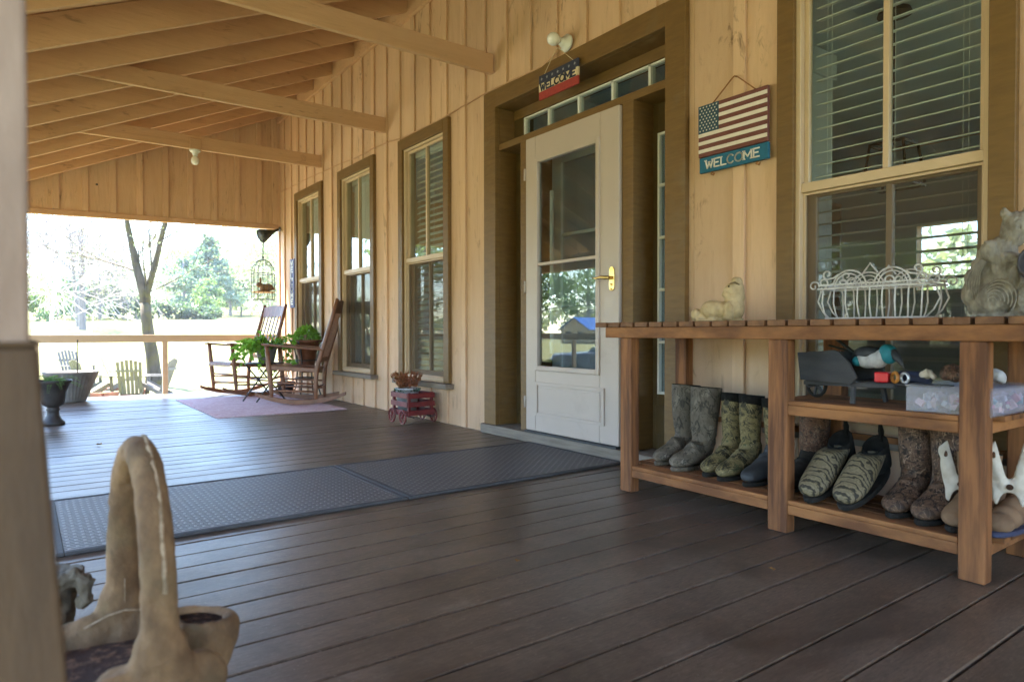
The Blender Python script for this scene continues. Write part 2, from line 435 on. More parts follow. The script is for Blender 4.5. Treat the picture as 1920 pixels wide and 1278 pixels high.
# ------------------------------------------------------------------ camera, light, world
yaw, pit, roll = rad(36.08), rad(-.817), rad(-.08)
Fv = Vector((math.sin(yaw)*math.cos(pit), math.cos(yaw)*math.cos(pit), math.sin(pit)))
Rt = Vector((math.cos(yaw), -math.sin(yaw), 0)); Up = Rt.cross(Fv)
Rr = Rt*math.cos(roll)+Up*math.sin(roll); Uu = Up*math.cos(roll)-Rt*math.sin(roll)
cam = bpy.data.cameras.new('camera'); camo_ = bpy.data.objects.new('camera', cam); COL.objects.link(camo_)
camo_.matrix_world = Matrix(((Rr.x,Uu.x,-Fv.x,0),(Rr.y,Uu.y,-Fv.y,0),(Rr.z,Uu.z,-Fv.z,.77),(0,0,0,1)))
cam.sensor_width = 36; cam.lens = 1260.8/1920*36; cam.clip_start = .05; cam.clip_end = 2000
cam.dof.use_dof = True; cam.dof.focus_distance = 3.6; cam.dof.aperture_fstop = 3.8
sc.camera = camo_

SUN = Vector((-.23,.36,.90)).normalized()
el = math.asin(SUN.z); az = math.atan2(SUN.x, SUN.y)
w = bpy.data.worlds.new('World'); sc.world = w; w.use_nodes = True
nt = w.node_tree; bg = nt.nodes['Background']; sky = nt.nodes.new('ShaderNodeTexSky'); sky.sky_type = 'NISHITA'
sky.sun_disc = False; sky.sun_elevation = el; sky.sun_rotation = az; sky.air_density = 1.0; sky.dust_density = .15; sky.ozone_density = 2.2
nt.links.new(sky.outputs[0], bg.inputs[0]); bg.inputs[1].default_value = .15
sl = bpy.data.lights.new('sun','SUN'); sl.energy = 4.6; sl.angle = rad(.6); sl.color = (1,.93,.82)
so = bpy.data.objects.new('sun', sl); COL.objects.link(so); so.rotation_euler = SUN.to_track_quat('Z','Y').to_euler(); so.location = (0,0,30)
sc.view_settings.view_transform = 'Standard'; sc.view_settings.look = 'None'; sc.view_settings.exposure = 3.45; sc.view_settings.gamma = 1
sc.render.engine = 'CYCLES'
cy = sc.cycles; cy.use_denoising = True; cy.max_bounces = 9; cy.diffuse_bounces = 6; cy.glossy_bounces = 5; cy.transparent_max_bounces = 14; cy.transmission_bounces = 4
cy.sample_clamp_indirect = 6; cy.caustics_reflective = False; cy.caustics_refractive = False; cy.blur_glossy = .5
try: cy.denoiser = 'OPENIMAGEDENOISE'; cy.denoising_input_passes = 'RGB_ALBEDO_NORMAL'
except Exception: pass

# ------------------------------------------------------------------ ground
def sst(a, b, x):
    t = max(0, min(1, (x-a)/(b-a))); return t*t*(3-2*t)
def gz(x, y):
    h = -1.0 + 1.65*sst(20,42,y) + 1.15*sst(38,72,y) + 3.2*sst(60,150,y) + 7*sst(130,420,y)
    h = -1.0 + (h+1.0)*sst(-45,-8,x)
    r = math.hypot(x-3,y-4)
    return h + .05*math.sin(x*.33)*math.sin(y*.27)*sst(12,26,r)
g = MB()
def axis(vals):
    return vals
xs = [-400,-250,-160,-110,-80]+[-60+4*i for i in range(31)]+[70,85,100,130,170,250,400]
ys = [-300,-180,-110,-70,-45,-30,-20]+[-12+4*i for i in range(36)]+[140,152,166,185,210,250,300,360,430,520,700]
for x in xs:
    for y in ys: g.v.append((x,y,gz(x,y)))
ny = len(ys)
for i in range(len(xs)-1):
    for j in range(ny-1): g.f.append((i*ny+j,(i+1)*ny+j,(i+1)*ny+j+1,i*ny+j+1)); g.mi.append(0)
tag(g.build('lawn', m_lawn, smooth=True), kind='structure')
dr = MB(); dr.box(-17,-5,8,26,-1.02,-.975)
m_gravel = pm('gravel_drive', (.34,.31,.27), (.24,.215,.185), (18,18,18), .95, .5)
tag(dr.build('driveway', m_gravel), kind='structure')

# ------------------------------------------------------------------ porch deck
YE = 9.37
dk = MB(); y = 1.306-.1365*31
while y < YE-.02:
    y1 = min(y+.1365, YE+.03)
    dk.box(-1.12, 2.885, y+.0031, y1-.0031, -.028+R.uniform(-.0012,.0012), R.uniform(-.0012,.0012)); y = y1
tag(dk.build('deck_floor', m_deck, bevel=.003, seg=1), kind='structure')
rm = MB(); rm.box(-1.145,-1.124,-3,YE+.05,-.30,-.03); rm.box(-1.124,2.9,YE+.031,YE+.055,-.30,-.03)
for i in range(11): rm.box(-1.10+.38*i,-1.06+.38*i,-2.9,YE+.02,-.22,-.034)
tag(rm.build('deck_frame', m_sheath), kind='structure')
st = MB(); st.box(-1.50,-1.15,2.2,4.0,-.38,-.33); st.box(-1.85,-1.50,2.2,4.0,-.72,-.67)
for k in (2.25,3.95): st.hexa([(-1.9,k-.02,-1.0),(-1.15,k-.02,-1.0),(-1.15,k+.02,-1.0),(-1.9,k+.02,-1.0),(-1.86,k-.02,-.72),(-1.15,k-.02,-.39),(-1.15,k+.02,-.39),(-1.86,k+.02,-.72)])
tag(st.build('porch_steps', m_deck), kind='structure')

# ------------------------------------------------------------------ the house
WX = 2.88
house = thing('farmhouse', 'tan board and batten farmhouse wall along the porch with olive trimmed windows and door', 'house', (WX,4.5,0))
def hb(mb, name, mats, parent=house, **k):
    return mb.xf(Matrix.Translation((-WX,-4.5,0))).build(name, mats, parent, **k)
def sub(mb, name, mats, parent, org, **k):
    return mb.xf(Matrix.Translation((-org[0],-org[1],-org[2]))).build(name, mats, parent, **k)
WT = 4.0
wins = [(7.71,8.67),(6.26,7.21),(4.80,5.715),(.88,1.815)]   # casing extents along Y
HD, SL = 2.54, .325
openings = [(a+.07,b-.07,SL+.02,HD-.07) for a,b in wins]+[(2.43,4.18,-.02,2.48)]
openings.sort()
wall = MB()
YN, YF = -4.0, 9.45
bat = []; k = 2.03
ypos = sorted([2.03+.285*i for i in range(-22,27)])
edges = [YN]+[p for p in ypos if YN < p < YF]+[YF]
def wall_strip(y0,y1):
    # cut by openings
    segs = [(y0,y1)]
    ops = [o for o in openings if o[1] > y0 and o[0] < y1]
    if not ops:
        wall.box(WX, WX+.12, y0+.0008, y1-.0008, -.05, WT); return
    cuts = sorted(set([y0,y1]+[c for o in ops for c in (o[0],o[1]) if y0 < c < y1]))
    for a,b in zip(cuts[:-1],cuts[1:]):
        m = (a+b)/2; oo = [o for o in ops if o[0] < m < o[1]]
        a2 = a+(.0008 if a == y0 else 0); b2 = b-(.0008 if b == y1 else 0)
        if not oo: wall.box(WX, WX+.12, a2, b2, -.05, WT)
        else:
            if oo[0][2] > 0: wall.box(WX, WX+.12, a2, b2, -.05, oo[0][2])
            wall.box(WX, WX+.12, a2, b2, oo[0][3], WT)
for a,b in zip(edges[:-1],edges[1:]): wall_strip(a,b)
hb(wall, 'wall', m_siding)
bt = MB()
def batten(p, z0, z1, wd=.033):
    if z1-z0 > .05: bt.box(WX-.019, WX-.0008, p-wd, p+wd, z0, z1)
for p in ypos:
    if p < YN+.05 or p > YF-.08: continue
    blk = None
    for a,b in wins:
        if a-.05 < p < b+.05: blk = (SL-.03, HD+.002)
    if 2.30 < p < 4.30: blk = (-1, 2.558)
    if blk:
        if blk[0] > 0: batten(p, 0.002, blk[0])
        batten(p, blk[1], 3.60)
    else: batten(p, 0.002, 3.60)
batten(YF-.05, 0.002, 3.64, .05)
hb(bt, 'battens', m_siding, bevel=.002, seg=1)
# far end wall of the house and its other outside walls, roof
ow = MB(); ow.box(WX+.12, 9.4, YF-.12, YF, -1.0, WT); ow.box(WX+.12, 9.4, YN, YN+.12, -1.0, WT)
WB = 8.0
bw = [(-2.9,.6,.3,2.5),(2.78,3.38,1.18,1.92),(5.0,7.6,.5,2.4)]  # first and last openings are added, sized to let light into the rooms
cuts = [YN+.12]+[c for o in bw for c in (o[0],o[1])]+[YF-.12]
for a,b in zip(cuts[:-1],cuts[1:]):
    oo = [o for o in bw if o[0] <= a and o[1] >= b]
    if not oo: ow.box(WB, WB+.12, a, b, -1, WT)
    else: ow.box(WB, WB+.12, a, b, -1, oo[0][2]); ow.box(WB, WB+.12, a, b, oo[0][3], WT)
hb(ow, 'outer_wall', m_siding)
iw = MB(); iw.box(WX+.121, WX+.13, YN+.13, wins[3][0]+.03, .01, 2.79)
for (a,b) in ((1.79,2.40),(4.22,4.82),(5.70,6.28),(7.19,7.73)): iw.box(WX+.121, WX+.13, a, b, .01, 2.79)
for (a,b) in ((2.0,2.06),):
    pass
iw.box(WX+.135, WB-.02, 4.42, 4.52, .01, 2.79)       # partition
iw.box(WB-.012, WB-.002, YN+.13, -2.9, .01, 2.79); iw.box(WB-.012, WB-.002, .6, 2.78, .01, 2.79); iw.box(WB-.012, WB-.002, 3.38, 4.4, .01, 2.79); iw.box(WB-.012, WB-.002, 4.53, 5.0, .01, 2.79); iw.box(WB-.012, WB-.002, 7.6, YF-.13, .01, 2.79)
iw.box(WB-.012, WB-.002, 2.78, 3.38, .01, 1.18); iw.box(WB-.012, WB-.002, 2.78, 3.38, 1.92, 2.79)
iw.box(WX+.13, WB-.01, YN+.125, YN+.135, .01, 2.79)
iw.box(WX+.13, WB-.01, YN+.14, YF-.14, 2.80, 2.84)
hb(iw, 'interior_walls', m_int)
fl_ = MB(); fl_.box(WX+.125, WB-.005, YN+.125, YF-.125, -.06, .0)
hb(fl_, 'interior_floor', m_intfl)
cl = MB(); cl.box(4.55,4.83,2.62,2.90,.0,2.795); cl.box(4.53,4.85,2.60,2.92,2.6,2.79); hb(cl, 'interior_column', m_colw, bevel=.01)
hr = MB()
hr.hexa([(2.5,YN-.4,WT-.02),(6.2,YN-.4,5.6),(6.2,YF+.4,5.6),(2.5,YF+.4,WT-.02),(2.5,YN-.4,WT+.08),(6.2,YN-.4,5.7),(6.2,YF+.4,5.7),(2.5,YF+.4,WT+.08)])
hr.hexa([(6.2,YN-.4,5.6),(9.9,YN-.4,WT-.02),(9.9,YF+.4,WT-.02),(6.2,YF+.4,5.6),(6.2,YN-.4,5.7),(9.9,YN-.4,WT+.08),(9.9,YF+.4,WT+.08),(6.2,YF+.4,5.7)])
hb(hr, 'roof', m_char)
# ledger at wall top
ld = MB(); ld.box(WX-.042, WX-.002, YN, YF, 3.605, 3.80); hb(ld, 'ledger_board', m_rafter, bevel=.003, seg=1)

# windows ----------------------------------------------------------
def window(idx, a, b, blind_tilt, blind_mat, lower_blind=True):
    c = (a+b)/2; org = Vector((WX,c,0))
    fr = MB()                                   # cream frame (the window itself)
    ya, yb = a+.075, b-.075
    f = .032
    x0, x1 = WX-.012, WX+.085
    fr.box(x0,x1,ya,ya+f,SL+.02,HD-.085); fr.box(x0,x1,yb-f,yb,SL+.02,HD-.085)
    fr.box(x0,x1,ya+f,yb-f,HD-.085-f,HD-.085); fr.box(x0,x1,ya+f,yb-f,SL+.02,SL+.05)
    zt, zm = HD-.085-f, 1.40
    ia, ib = ya+f, yb-f; m = (ia+ib)/2
    o = sub(fr, 'window', m_cream, None, org, bevel=.003, seg=1)
    o.parent = house; o.location = (0, c-4.5, 0)
    ca = MB()
    ca.box(WX-.034,WX-.0005,a,a+.085,SL+.012,HD); ca.box(WX-.034,WX-.0005,b-.085,b,SL+.012,HD); ca.box(WX-.036,WX-.0005,a+.085,b-.085,HD-.1,HD)
    sub(ca, 'casing', m_olive, o, org, bevel=.003, seg=1)
    si = MB(); si.box(WX-.085, WX+.01, a-.035, b+.035, SL-.032, SL+.010)
    sub(si, 'sill', m_sillwood, o, org, bevel=.005)
    us = MB(); xs0, xs1 = WX+.02, WX+.05
    us.box(xs0,xs1,ia,ia+.022,zm,zt); us.box(xs0,xs1,ib-.022,ib,zm,zt); us.box(xs0,xs1,ia+.022,ib-.022,zt-.022,zt); us.box(xs0-.025,xs1,ia,ib,zm-.002,zm+.040)
    us.box(xs0-.004,xs1,m-.012,m+.012,zm+.04,zt-.022)
    sub(us, 'upper_sash', m_cream, o, org, bevel=.002, seg=1)
    ls = MB(); l0, l1 = WX+.052, WX+.08
    ls.box(l0,l1,ia,ia+.04,SL+.05,zm+.03); ls.box(l0,l1,ib-.04,ib,SL+.05,zm+.03); ls.box(l0,l1,ia+.04,ib-.04,SL+.05,SL+.10); ls.box(l0,l1,ia+.04,ib-.04,zm-.02,zm+.03); ls.box(l0-.004,l1,m-.012,m+.012,SL+.1,zm-.02)
    sub(ls, 'lower_sash', m_cream, o, org, bevel=.002, seg=1)
    pn = MB(); pn.box(WX+.036,WX+.040,ia+.02,ib-.02,zm+.04,zt-.02); sub(pn, 'upper_pane', m_glass, o, org)
    pn = MB(); pn.box(WX+.064,WX+.068,ia+.038,ib-.038,SL+.10,zm-.018); sub(pn, 'lower_pane', m_glass, o, org)
    sn = MB(); sn.add([(WX+.022,ia,SL+.05),(WX+.022,ib,SL+.05),(WX+.022,ib,zm),(WX+.022,ia,zm)],[(0,1,2,3)]); sub(sn, 'insect_screen', m_screen, o, org)
    sf = MB(); sf.box(WX+.012,WX+.026,ia,ia+.012,SL+.05,zm-.004); sf.box(WX+.012,WX+.026,ib-.012,ib,SL+.05,zm-.004); sf.box(WX+.012,WX+.026,ia+.012,ib-.012,zm-.014,zm-.004); sf.box(WX+.012,WX+.026,ia+.012,ib-.012,SL+.05,SL+.06)
    sub(sf, 'screen_frame', m_cream, o, org)
    bl = MB(); z = zt-.05; bx = WX+.125
    bl.box(bx-.028,bx+.028,ia,ib,zt-.045,zt)
    step = .0555 if blind_tilt < 1 else .0445
    t = blind_tilt
    zend = SL+.10
    while z > zend:
        dx, dz = .0245*math.cos(t), .0245*math.sin(t); s0 = len(bl.v)
        p = [(bx-dx,ia+.01,z-dz),(bx+dx,ia+.01,z+dz),(bx+dx,ib-.01,z+dz),(bx-dx,ib-.01,z-dz)]
        bl.hexa([(q[0],q[1],q[2]-.0024) for q in p]+[(q[0],q[1],q[2]+.0024) for q in p]); z -= step
    for q in (.12,.5,.88):
        yy = ia+(ib-ia)*q
        bl.tube([(bx-.027,yy,zt-.04),(bx-.027,yy,zend)],.0011,4); bl.tube([(bx-.027,yy+.02,zt-.04),(bx-.027,yy+.02,zend)],.0011,4)
    sub(bl, 'blind', blind_mat, o, org)
    return o
w1 = window(0, *wins[0], rad(76), m_blind)
w2 = window(1, *wins[1], rad(76), m_blind)
w3 = window(2, *wins[2], rad(38), m_blind)
w4 = window(3, *wins[3], rad(14), m_blind)
for o,l in ((w4,'nearest window, over the bench, with open blinds'),(w3,'window beside the door with half open blinds')): o['label'] = l

# door surround ----------------------------------------------------
DS = MB()
x0, x1 = WX-.038, WX+.0
DS.box(x0,x1-.0006,2.345,2.485,.072,2.556); DS.box(x0,x1-.0006,4.11,4.262,.072,2.556); DS.box(x0-.002,x1-.0006,2.485,4.11,2.425,2.556)
ds = hb(DS, 'door_surround', m_olive, bevel=.003, seg=1)
dsub = []
RC = MB(); xb = 3.035
RC.box(WX,xb+.09,2.43,2.484,.072,2.425); RC.box(WX,xb+.09,4.111,4.18,.072,2.425); RC.box(WX,xb+.09,2.43,4.18,2.426,2.48)
RC.box(xb-.02,xb+.08,2.484,4.111,2.355,2.425)                    # rail above transom
RC.box(WX-.006,xb+.08,2.484,4.111,2.108,2.155)                  # header
RC.box(xb-.03,xb+.08,2.484,4.111,2.155,2.205)
for ya,yb in ((2.743,2.832),(3.748,3.832)): RC.box(WX-.012,xb+.08,ya,yb,.072,2.108)
hb(RC, 'recess_jambs', m_olive, bevel=.002, seg=1)
TR = MB(); tz0, tz1 = 2.212, 2.35
for yy in (2.49,2.76,3.07,3.39,3.706,3.985): TR.box(xb-.012,xb+.03,yy-.009,yy+.009,tz0,tz1)
TR.box(xb-.012,xb+.03,2.499,3.976,tz1-.012,tz1); TR.box(xb-.012,xb+.03,2.499,3.976,tz0-.006,tz0+.008)
tr = hb(TR, 'transom', m_white)
tp = MB(); tp.box(xb+.006,xb+.010,2.495,3.98,tz0,tz1); o = hb(tp, 'transom_pane', m_doorglass); o.parent = tr
te = MB(); te.box(xb-.014,xb+.08,3.995,4.111,2.205,2.355); hb(te, 'transom_end_panel', m_olivedk)
for (ya,yb,ga,gb) in ((2.484,2.743,2.52,2.70),(3.832,4.111,3.915,4.03)):
    PN = MB(); z0, z1 = .072, 2.108; gl0, gl1 = .40, 1.93
    PN.box(xb,xb+.045,ya,ga,z0,z1); PN.box(xb,xb+.045,gb,yb,z0,z1); PN.box(xb,xb+.045,ga,gb,z0,gl0); PN.box(xb,xb+.045,ga,gb,gl1,z1)
    PN.box(xb-.010,xb,ya+.03,yb-.03,.16,.33)
    s = hb(PN, 'sidelight', m_olivedk, bevel=.003, seg=1)
    GF = MB(); fx0, fx1 = xb-.008, xb+.02
    GF.box(fx0,fx1,ga,ga+.012,gl0,gl1); GF.box(fx0,fx1,gb-.014,gb,gl0,gl1); GF.box(fx0,fx1,ga+.012,gb-.014,gl1-.014,gl1); GF.box(fx0,fx1,ga+.012,gb-.014,gl0,gl0+.014)
    for k in range(1,5): zz = gl0+(gl1-gl0)*k/5; GF.box(fx0+.002,fx1,ga+.012,gb-.014,zz-.008,zz+.008)
    o = hb(GF, 'glazing_bars', m_white); o.parent = s
    pp = MB(); pp.box(xb+.008,xb+.012,ga+.01,gb-.012,gl0+.01,gl1-.01); o = hb(pp, 'pane', m_doorglass); o.parent = s
TH = MB(); TH.box(WX-.05,xb+.1,2.30,4.30,.0015,.070); hb(TH, 'threshold', m_sillwood, bevel=.006)
tf = MB(); tf.box(WX-.052,WX-.01,2.84,3.74,.0705,.083); hb(tf, 'threshold_strip', m_char)
# inner door (behind the storm door): a white glazed door
idr = MB(); ix0, ix1 = xb+.05, xb+.09
idr.box(ix0,ix1,2.835,2.93,.08,2.105); idr.box(ix0,ix1,3.645,3.745,.08,2.105); idr.box(ix0,ix1,2.93,3.645,1.96,2.105); idr.box(ix0,ix1,2.93,3.645,.08,.42)
idr.box(ix0+.005,ix1-.005,3.20,3.225,.42,1.96)
for zz in (.93,1.45): idr.box(ix0+.006,ix1-.006,2.93,3.645,zz-.011,zz+.011)
idd = hb(idr, 'inner_door', m_colw, bevel=.004); 
pp = MB(); pp.box(ix0+.018,ix0+.022,2.93,3.645,.42,1.96); o = hb(pp, 'pane', m_doorglass); o.parent = idd

# storm door
dx0, dx1 = WX-.032, WX+.006
ya, yb, z0, z1 = 2.838, 3.743, .086, 2.102
ga, gb, gz0, gz1 = 3.030, 3.605, .535, 1.918
SD = MB()
SD.box(dx0,dx1,ya,ga-.03,z0,z1); SD.box(dx0,dx1,gb+.03,yb,z0,z1); SD.box(dx0,dx1,ga-.03,gb+.03,gz1+.03,z1); SD.box(dx0,dx1,ga-.03,gb+.03,z0,gz0-.03)
sd = hb(SD, 'storm_door', m_door, bevel=.006)
MO = MB()
def frame_ring(mb, xa, xb_, y0, y1, zz0, zz1, wd):
    mb.box(xa,xb_,y0,y0+wd,zz0,zz1); mb.box(xa,xb_,y1-wd,y1,zz0,zz1); mb.box(xa,xb_,y0+wd,y1-wd,zz1-wd,zz1); mb.box(xa,xb_,y0+wd,y1-wd,zz0,zz0+wd)
frame_ring(MO, dx0-.010, dx1-.01, ga-.032, gb+.032, gz0-.032, gz1+.032, .032)
MO.box(dx0-.004,dx1-.012,ga,gb,1.215,1.236)
o = hb(MO, 'glass_moulding', m_door, bevel=.004); o.parent = sd
pm_ = MB(); frame_ring(pm_, dx0-.010, dx0, 2.955, 3.63, .195, .425, .022); 
pm_.box(dx0-.005,dx0,2.995,3.59,.235,.385)
o = hb(pm_, 'lower_panel', m_door, bevel=.005); o.parent = sd
gp = MB(); gp.box(dx0+.012,dx0+.016,ga-.001,gb+.001,gz0-.001,gz1+.001); o = hb(gp, 'glass_pane', m_doorglass); o.parent = sd
hp = MB(); hp.prism([(2.872+.021+.021*math.cos(t*PI/8), 1.135+.021*math.sin(t*PI/8)) for t in range(9)]+[(2.872+.021-.021*math.cos(t*PI/8), 1.03-.021*math.sin(t*PI/8)) for t in range(9)], 'x', dx0-.007, dx0)
hp.ball((dx0-.009,2.893,1.02),.007,8,6)
h = hb(hp, 'handle_plate', m_brass, bevel=.002); h.parent = sd
lv = MB(); lv.tube([(dx0-.005,2.893,1.088),(dx0-.045,2.893,1.088),(dx0-.05,2.905,1.088),(dx0-.05,2.94,1.093),(dx0-.05,2.975,1.087),(dx0-.048,3.01,1.094)],[.010,.010,.011,.010,.008,.005],10)
o = hb(lv, 'lever', m_brass, smooth=True); o.parent = sd
for zz in (.28,1.08,1.86):
    q = MB(); q.tube([(dx0-.004,yb+.006,zz-.04),(dx0-.004,yb+.006,zz+.04)],.0075,8); o = hb(q, 'hinge', m_door, smooth=True); o.parent = sd
q = MB(); q.tube([(dx0-.006,2.893,1.048),(dx0-.011,2.893,1.048)],.008,12); o = hb(q, 'lock_cylinder', m_brass, smooth=True); o.parent = sd
q = MB(); q.box(dx0+.004,dx1-.004,ya+.004,yb-.004,.0765,.0858); o = hb(q, 'door_sweep', m_char); o.parent = sd
dc = MB(); dc.box(dx1+.004,dx1+.03,ya+.9-.03,ya+.9,.6,1.9); 
cz = MB(); cz.tube([(dx1+.02,3.53,.62),(dx1+.02,3.53,1.72)],.013,8); cz.tube([(dx1+.02,3.53,1.0),(dx1+.02,3.53,1.05)],.018,8)
o = hb(cz, 'door_closer', m_colw); o.parent = sd

# ------------------------------------------------------------------ porch roof
SLP = .44
def rz(x): return 3.67-SLP*(WX-x)
XE = -1.35
roof = thing('porch_roof', 'tan open rafter porch roof with collar ties sloping down from the house wall', 'roof', (1.0,3,2.6))
def rb(mb, name, mats, parent=roof, **k):
    return mb.xf(Matrix.Translation((-1.0,-3,-2.6))).build(name, mats, parent, **k)
DEP = .205
first = None
for i in range(21):
    Y = 9.12-.605*i
    if Y < -3: break
    r = MB(); xa = WX-.043
    r.prism([(XE,rz(XE)),(xa,rz(xa)),(xa,rz(xa)+DEP),(XE,rz(XE)+DEP)], 'y', Y-.0, Y+.040)
    rb(r, 'rafter', m_rafter, bevel=.003, seg=1)
shm = MB()
xx = XE-.12; n = 0
L = WX+.3-xx; bw_ = .185
k = 0
while xx < WX+.1:
    x2 = min(xx+bw_, WX+.12)
    for (q0,q1) in ((-3.4,1.7+.6*(k%3)),(1.7+.6*(k%3),6.2-.6*(k%2)),(6.2-.6*(k%2),YE+.42)):
        shm.hexa([(xx+.002,q0+.001,rz(xx)+DEP+.002),(x2-.002,q0+.001,rz(x2)+DEP+.002),(x2-.002,q1-.001,rz(x2)+DEP+.002),(xx+.002,q1-.001,rz(xx)+DEP+.002),
              (xx+.002,q0+.001,rz(xx)+DEP+.022),(x2-.002,q0+.001,rz(x2)+DEP+.022),(x2-.002,q1-.001,rz(x2)+DEP+.022),(xx+.002,q1-.001,rz(xx)+DEP+.022)])
    xx = x2; k += 1
rb(shm, 'sheathing', m_rafter)
sh2 = MB(); a, b = XE-.14, WX+.14
sh2.hexa([(a,-3.42,rz(a)+DEP+.026),(b,-3.42,rz(b)+DEP+.026),(b,YE+.44,rz(b)+DEP+.026),(a,YE+.44,rz(a)+DEP+.026),(a,-3.42,rz(a)+DEP+.045),(b,-3.42,rz(b)+DEP+.045),(b,YE+.44,rz(b)+DEP+.045),(a,YE+.44,rz(a)+DEP+.045)])
rb(sh2, 'roof_covering', m_char)
for i,Y in enumerate((7.715,5.99,4.155,2.3,.45,-1.4)):
    t = MB(); zl, zh = 2.695, 2.838
    xl0 = WX-(3.67+.06-zl)/SLP; xl1 = WX-(3.67+.12-zh)/SLP
    t.prism([(xl0-.25,zl),(WX-.021,zl-.004),(WX-.021,zh-.004),(xl1-.1,zh)], 'y', Y, Y+.04)
    rb(t, 'collar_tie', m_rafter, bevel=.003, seg=1)
bm_ = MB(); bm_.box(-1.12,-.98,-3.2,YE+.05,1.70,1.925); rb(bm_, 'eave_beam', m_rafter, bevel=.004)
# gable wall at the far end of the porch
ge = thing('gable_wall', 'tan board and batten gable panel closing the far end of the porch roof', 'wall', (1.4,YE,2.2))
def gb_(mb, name, mats, **k): return mb.xf(Matrix.Translation((-1.4,-YE,-2.2))).build(name, mats, ge, **k)
gw = MB(); zb = lambda x: 2.118+(x-.12)*.0205 if x > -.3 else 1.9+max(-1,(x+.3)/.9)*.12
px_ = [-1.2]+[.33+.285*i-.285*5 for i in range(15) if -1.2 < .33+.285*i-.285*5 < 2.8]+[WX-.022]
for a,b in zip(px_[:-1],px_[1:]):
    gw.prism([(a+.0006,zb(a)),(b-.0006,zb(b)),(b-.0006,rz(b)+DEP-.002),(a+.0006,rz(a)+DEP-.002)], 'y', YE+.012, YE+.04)
gb_(gw, 'panel_boards', m_siding)
gb2 = MB()
for p in px_[1:-1]: gb2.prism([(p-.033,zb(p)+.06),(p+.033,zb(p)+.06),(p+.033,rz(p)+DEP-.01),(p-.033,rz(p)+DEP-.01)], 'y', YE-.008, YE+.0115)
gb2.prism([(WX-.1,zb(2.8)+.06),(WX-.022,zb(2.8)+.06),(WX-.022,rz(2.8)+DEP-.01),(WX-.1,rz(2.8)+DEP-.01)], 'y', YE-.009, YE+.0115)
gb_(gb2, 'battens', m_siding, bevel=.002, seg=1)
gb3 = MB(); gb3.prism([(-.28,zb(-.28)-.004),(WX-.022,zb(WX)-.004),(WX-.022,zb(WX)+.058),(-.28,zb(-.28)+.058)], 'y', YE-.012, YE+.05)
gb_(gb3, 'bottom_trim', m_rafter, bevel=.003, seg=1)
kn = MB(); kn.ball((.735,YE+.006,2.52),(.012,.012,.012),8,6); gb_(kn, 'knot', m_char)
# end header beam behind gable
# posts
def post(x, y, label, tapered=False):
    t = thing('porch_post', label, 'post', (x,y,0), 0, None if tapered else 'square porch posts along the open side')
    p = MB(); p.box(-.07,.07,-.07,.07,.02,2.27 if tapered else 1.70); p.build('shaft', m_post, t, bevel=.004)
    if tapered:
        b = MB(); hw = .0755; hz = .757; e = .122
        b.hexa([(-e,-e,.0),(e,-e,.0),(e,e,.0),(-e,e,.0),(-hw,-hw,hz),(hw,-hw,hz),(hw,hw,hz),(-hw,hw,hz)]); b.build('tapered_base', m_base, t, bevel=.004)
        c = MB(); c.box(-.0765,.0765,-.0765,.0765,.7575,.762); c.build('base_cap', m_base, t, bevel=.002)
    else:
        b = MB(); b.box(-.09,.09,-.09,.09,.001,.14); b.build('base', m_post, t, bevel=.006)
    return t
post(-.0645,.77, 'blurred tan porch post with a tapered brown base at the left edge of the photo', True)
post(-1.05,4.35, 'square tan porch post where the side railing starts beyond the steps')
post(-1.05,YE-.03, 'square tan porch post at the far outer corner of the deck')
post(-1.05,-2.2, 'square tan porch post behind the photographer')
# railings
def railing(name, label, segs, posts):
    t = thing(name, label, 'railing', (segs[0][0][0],segs[0][0][1],0))
    o = Vector(t.location)
    for a,b in segs:
        m = MB(); m.beam(Vector(a)-o, Vector(b)-o, .04, .09); m.build('top_rail', m_rail, t, bevel=.004)
    for p in posts:
        m = MB(); m.box(p[0]-o.x-.03,p[0]-o.x+.03,p[1]-o.y-.02,p[1]-o.y+.02,.0,.646); m.build('rail_post', m_rail, t, bevel=.004)
    return t
railing('end_railing', 'single tan board railing across the far open end of the porch', [((-.97,YE,.691),(WX-.03,YE,.688))], [(1.446,YE),(.12,YE)])
railing('side_railing', 'tan board railing along the open side of the porch beyond the steps', [((-1.05,4.42,.691),(-1.05,YE-.1,.691))], [(-1.05,6.0),(-1.05,7.7)])
# ------------------------------------------------------------------ small makers
def leaf(mb, p, d, up, L, W, fold=.25):
    d = Vector(d).normalized(); s = d.cross(Vector(up))
    if s.length < 1e-4: s = d.orthogonal()
    s.normalize(); n = s.cross(d); p = Vector(p)
    m = p+d*L*.42
    mb.add([p, m+s*W/2+n*W*fold, p+d*L-n*L*.12, m-s*W/2+n*W*fold], [(0,1,2),(0,2,3)])
def rv():
    while True:
        v = Vector((R.uniform(-1,1),R.uniform(-1,1),R.uniform(-1,1)))
        if .05 < v.length < 1: return v.normalized()
def spiral(c, r0, r1, a0, a1, n=22, plane='yz', sgn=1):
    out = []
    for i in range(n+1):
        t = i/n; r = r0+(r1-r0)*t; a = a0+(a1-a0)*t
        u, z = r*math.cos(a)*sgn, r*math.sin(a)
        out.append((c[0], c[1]+u, c[2]+z) if plane == 'yz' else (c[0]+u, c[1], c[2]+z))
    return out
def loft(mb, rings, cap0=True, cap1=True):
    n = len(rings[0]); vs = [p for r in rings for p in r]; fs = []
    for i in range(len(rings)-1):
        for j in range(n): fs.append((i*n+j, i*n+(j+1) % n, (i+1)*n+(j+1) % n, (i+1)*n+j))
    if cap0: fs.append(tuple(range(n-1,-1,-1)))
    if cap1: fs.append(tuple((len(rings)-1)*n+j for j in range(n)))
    mb.add(vs, fs); return mb

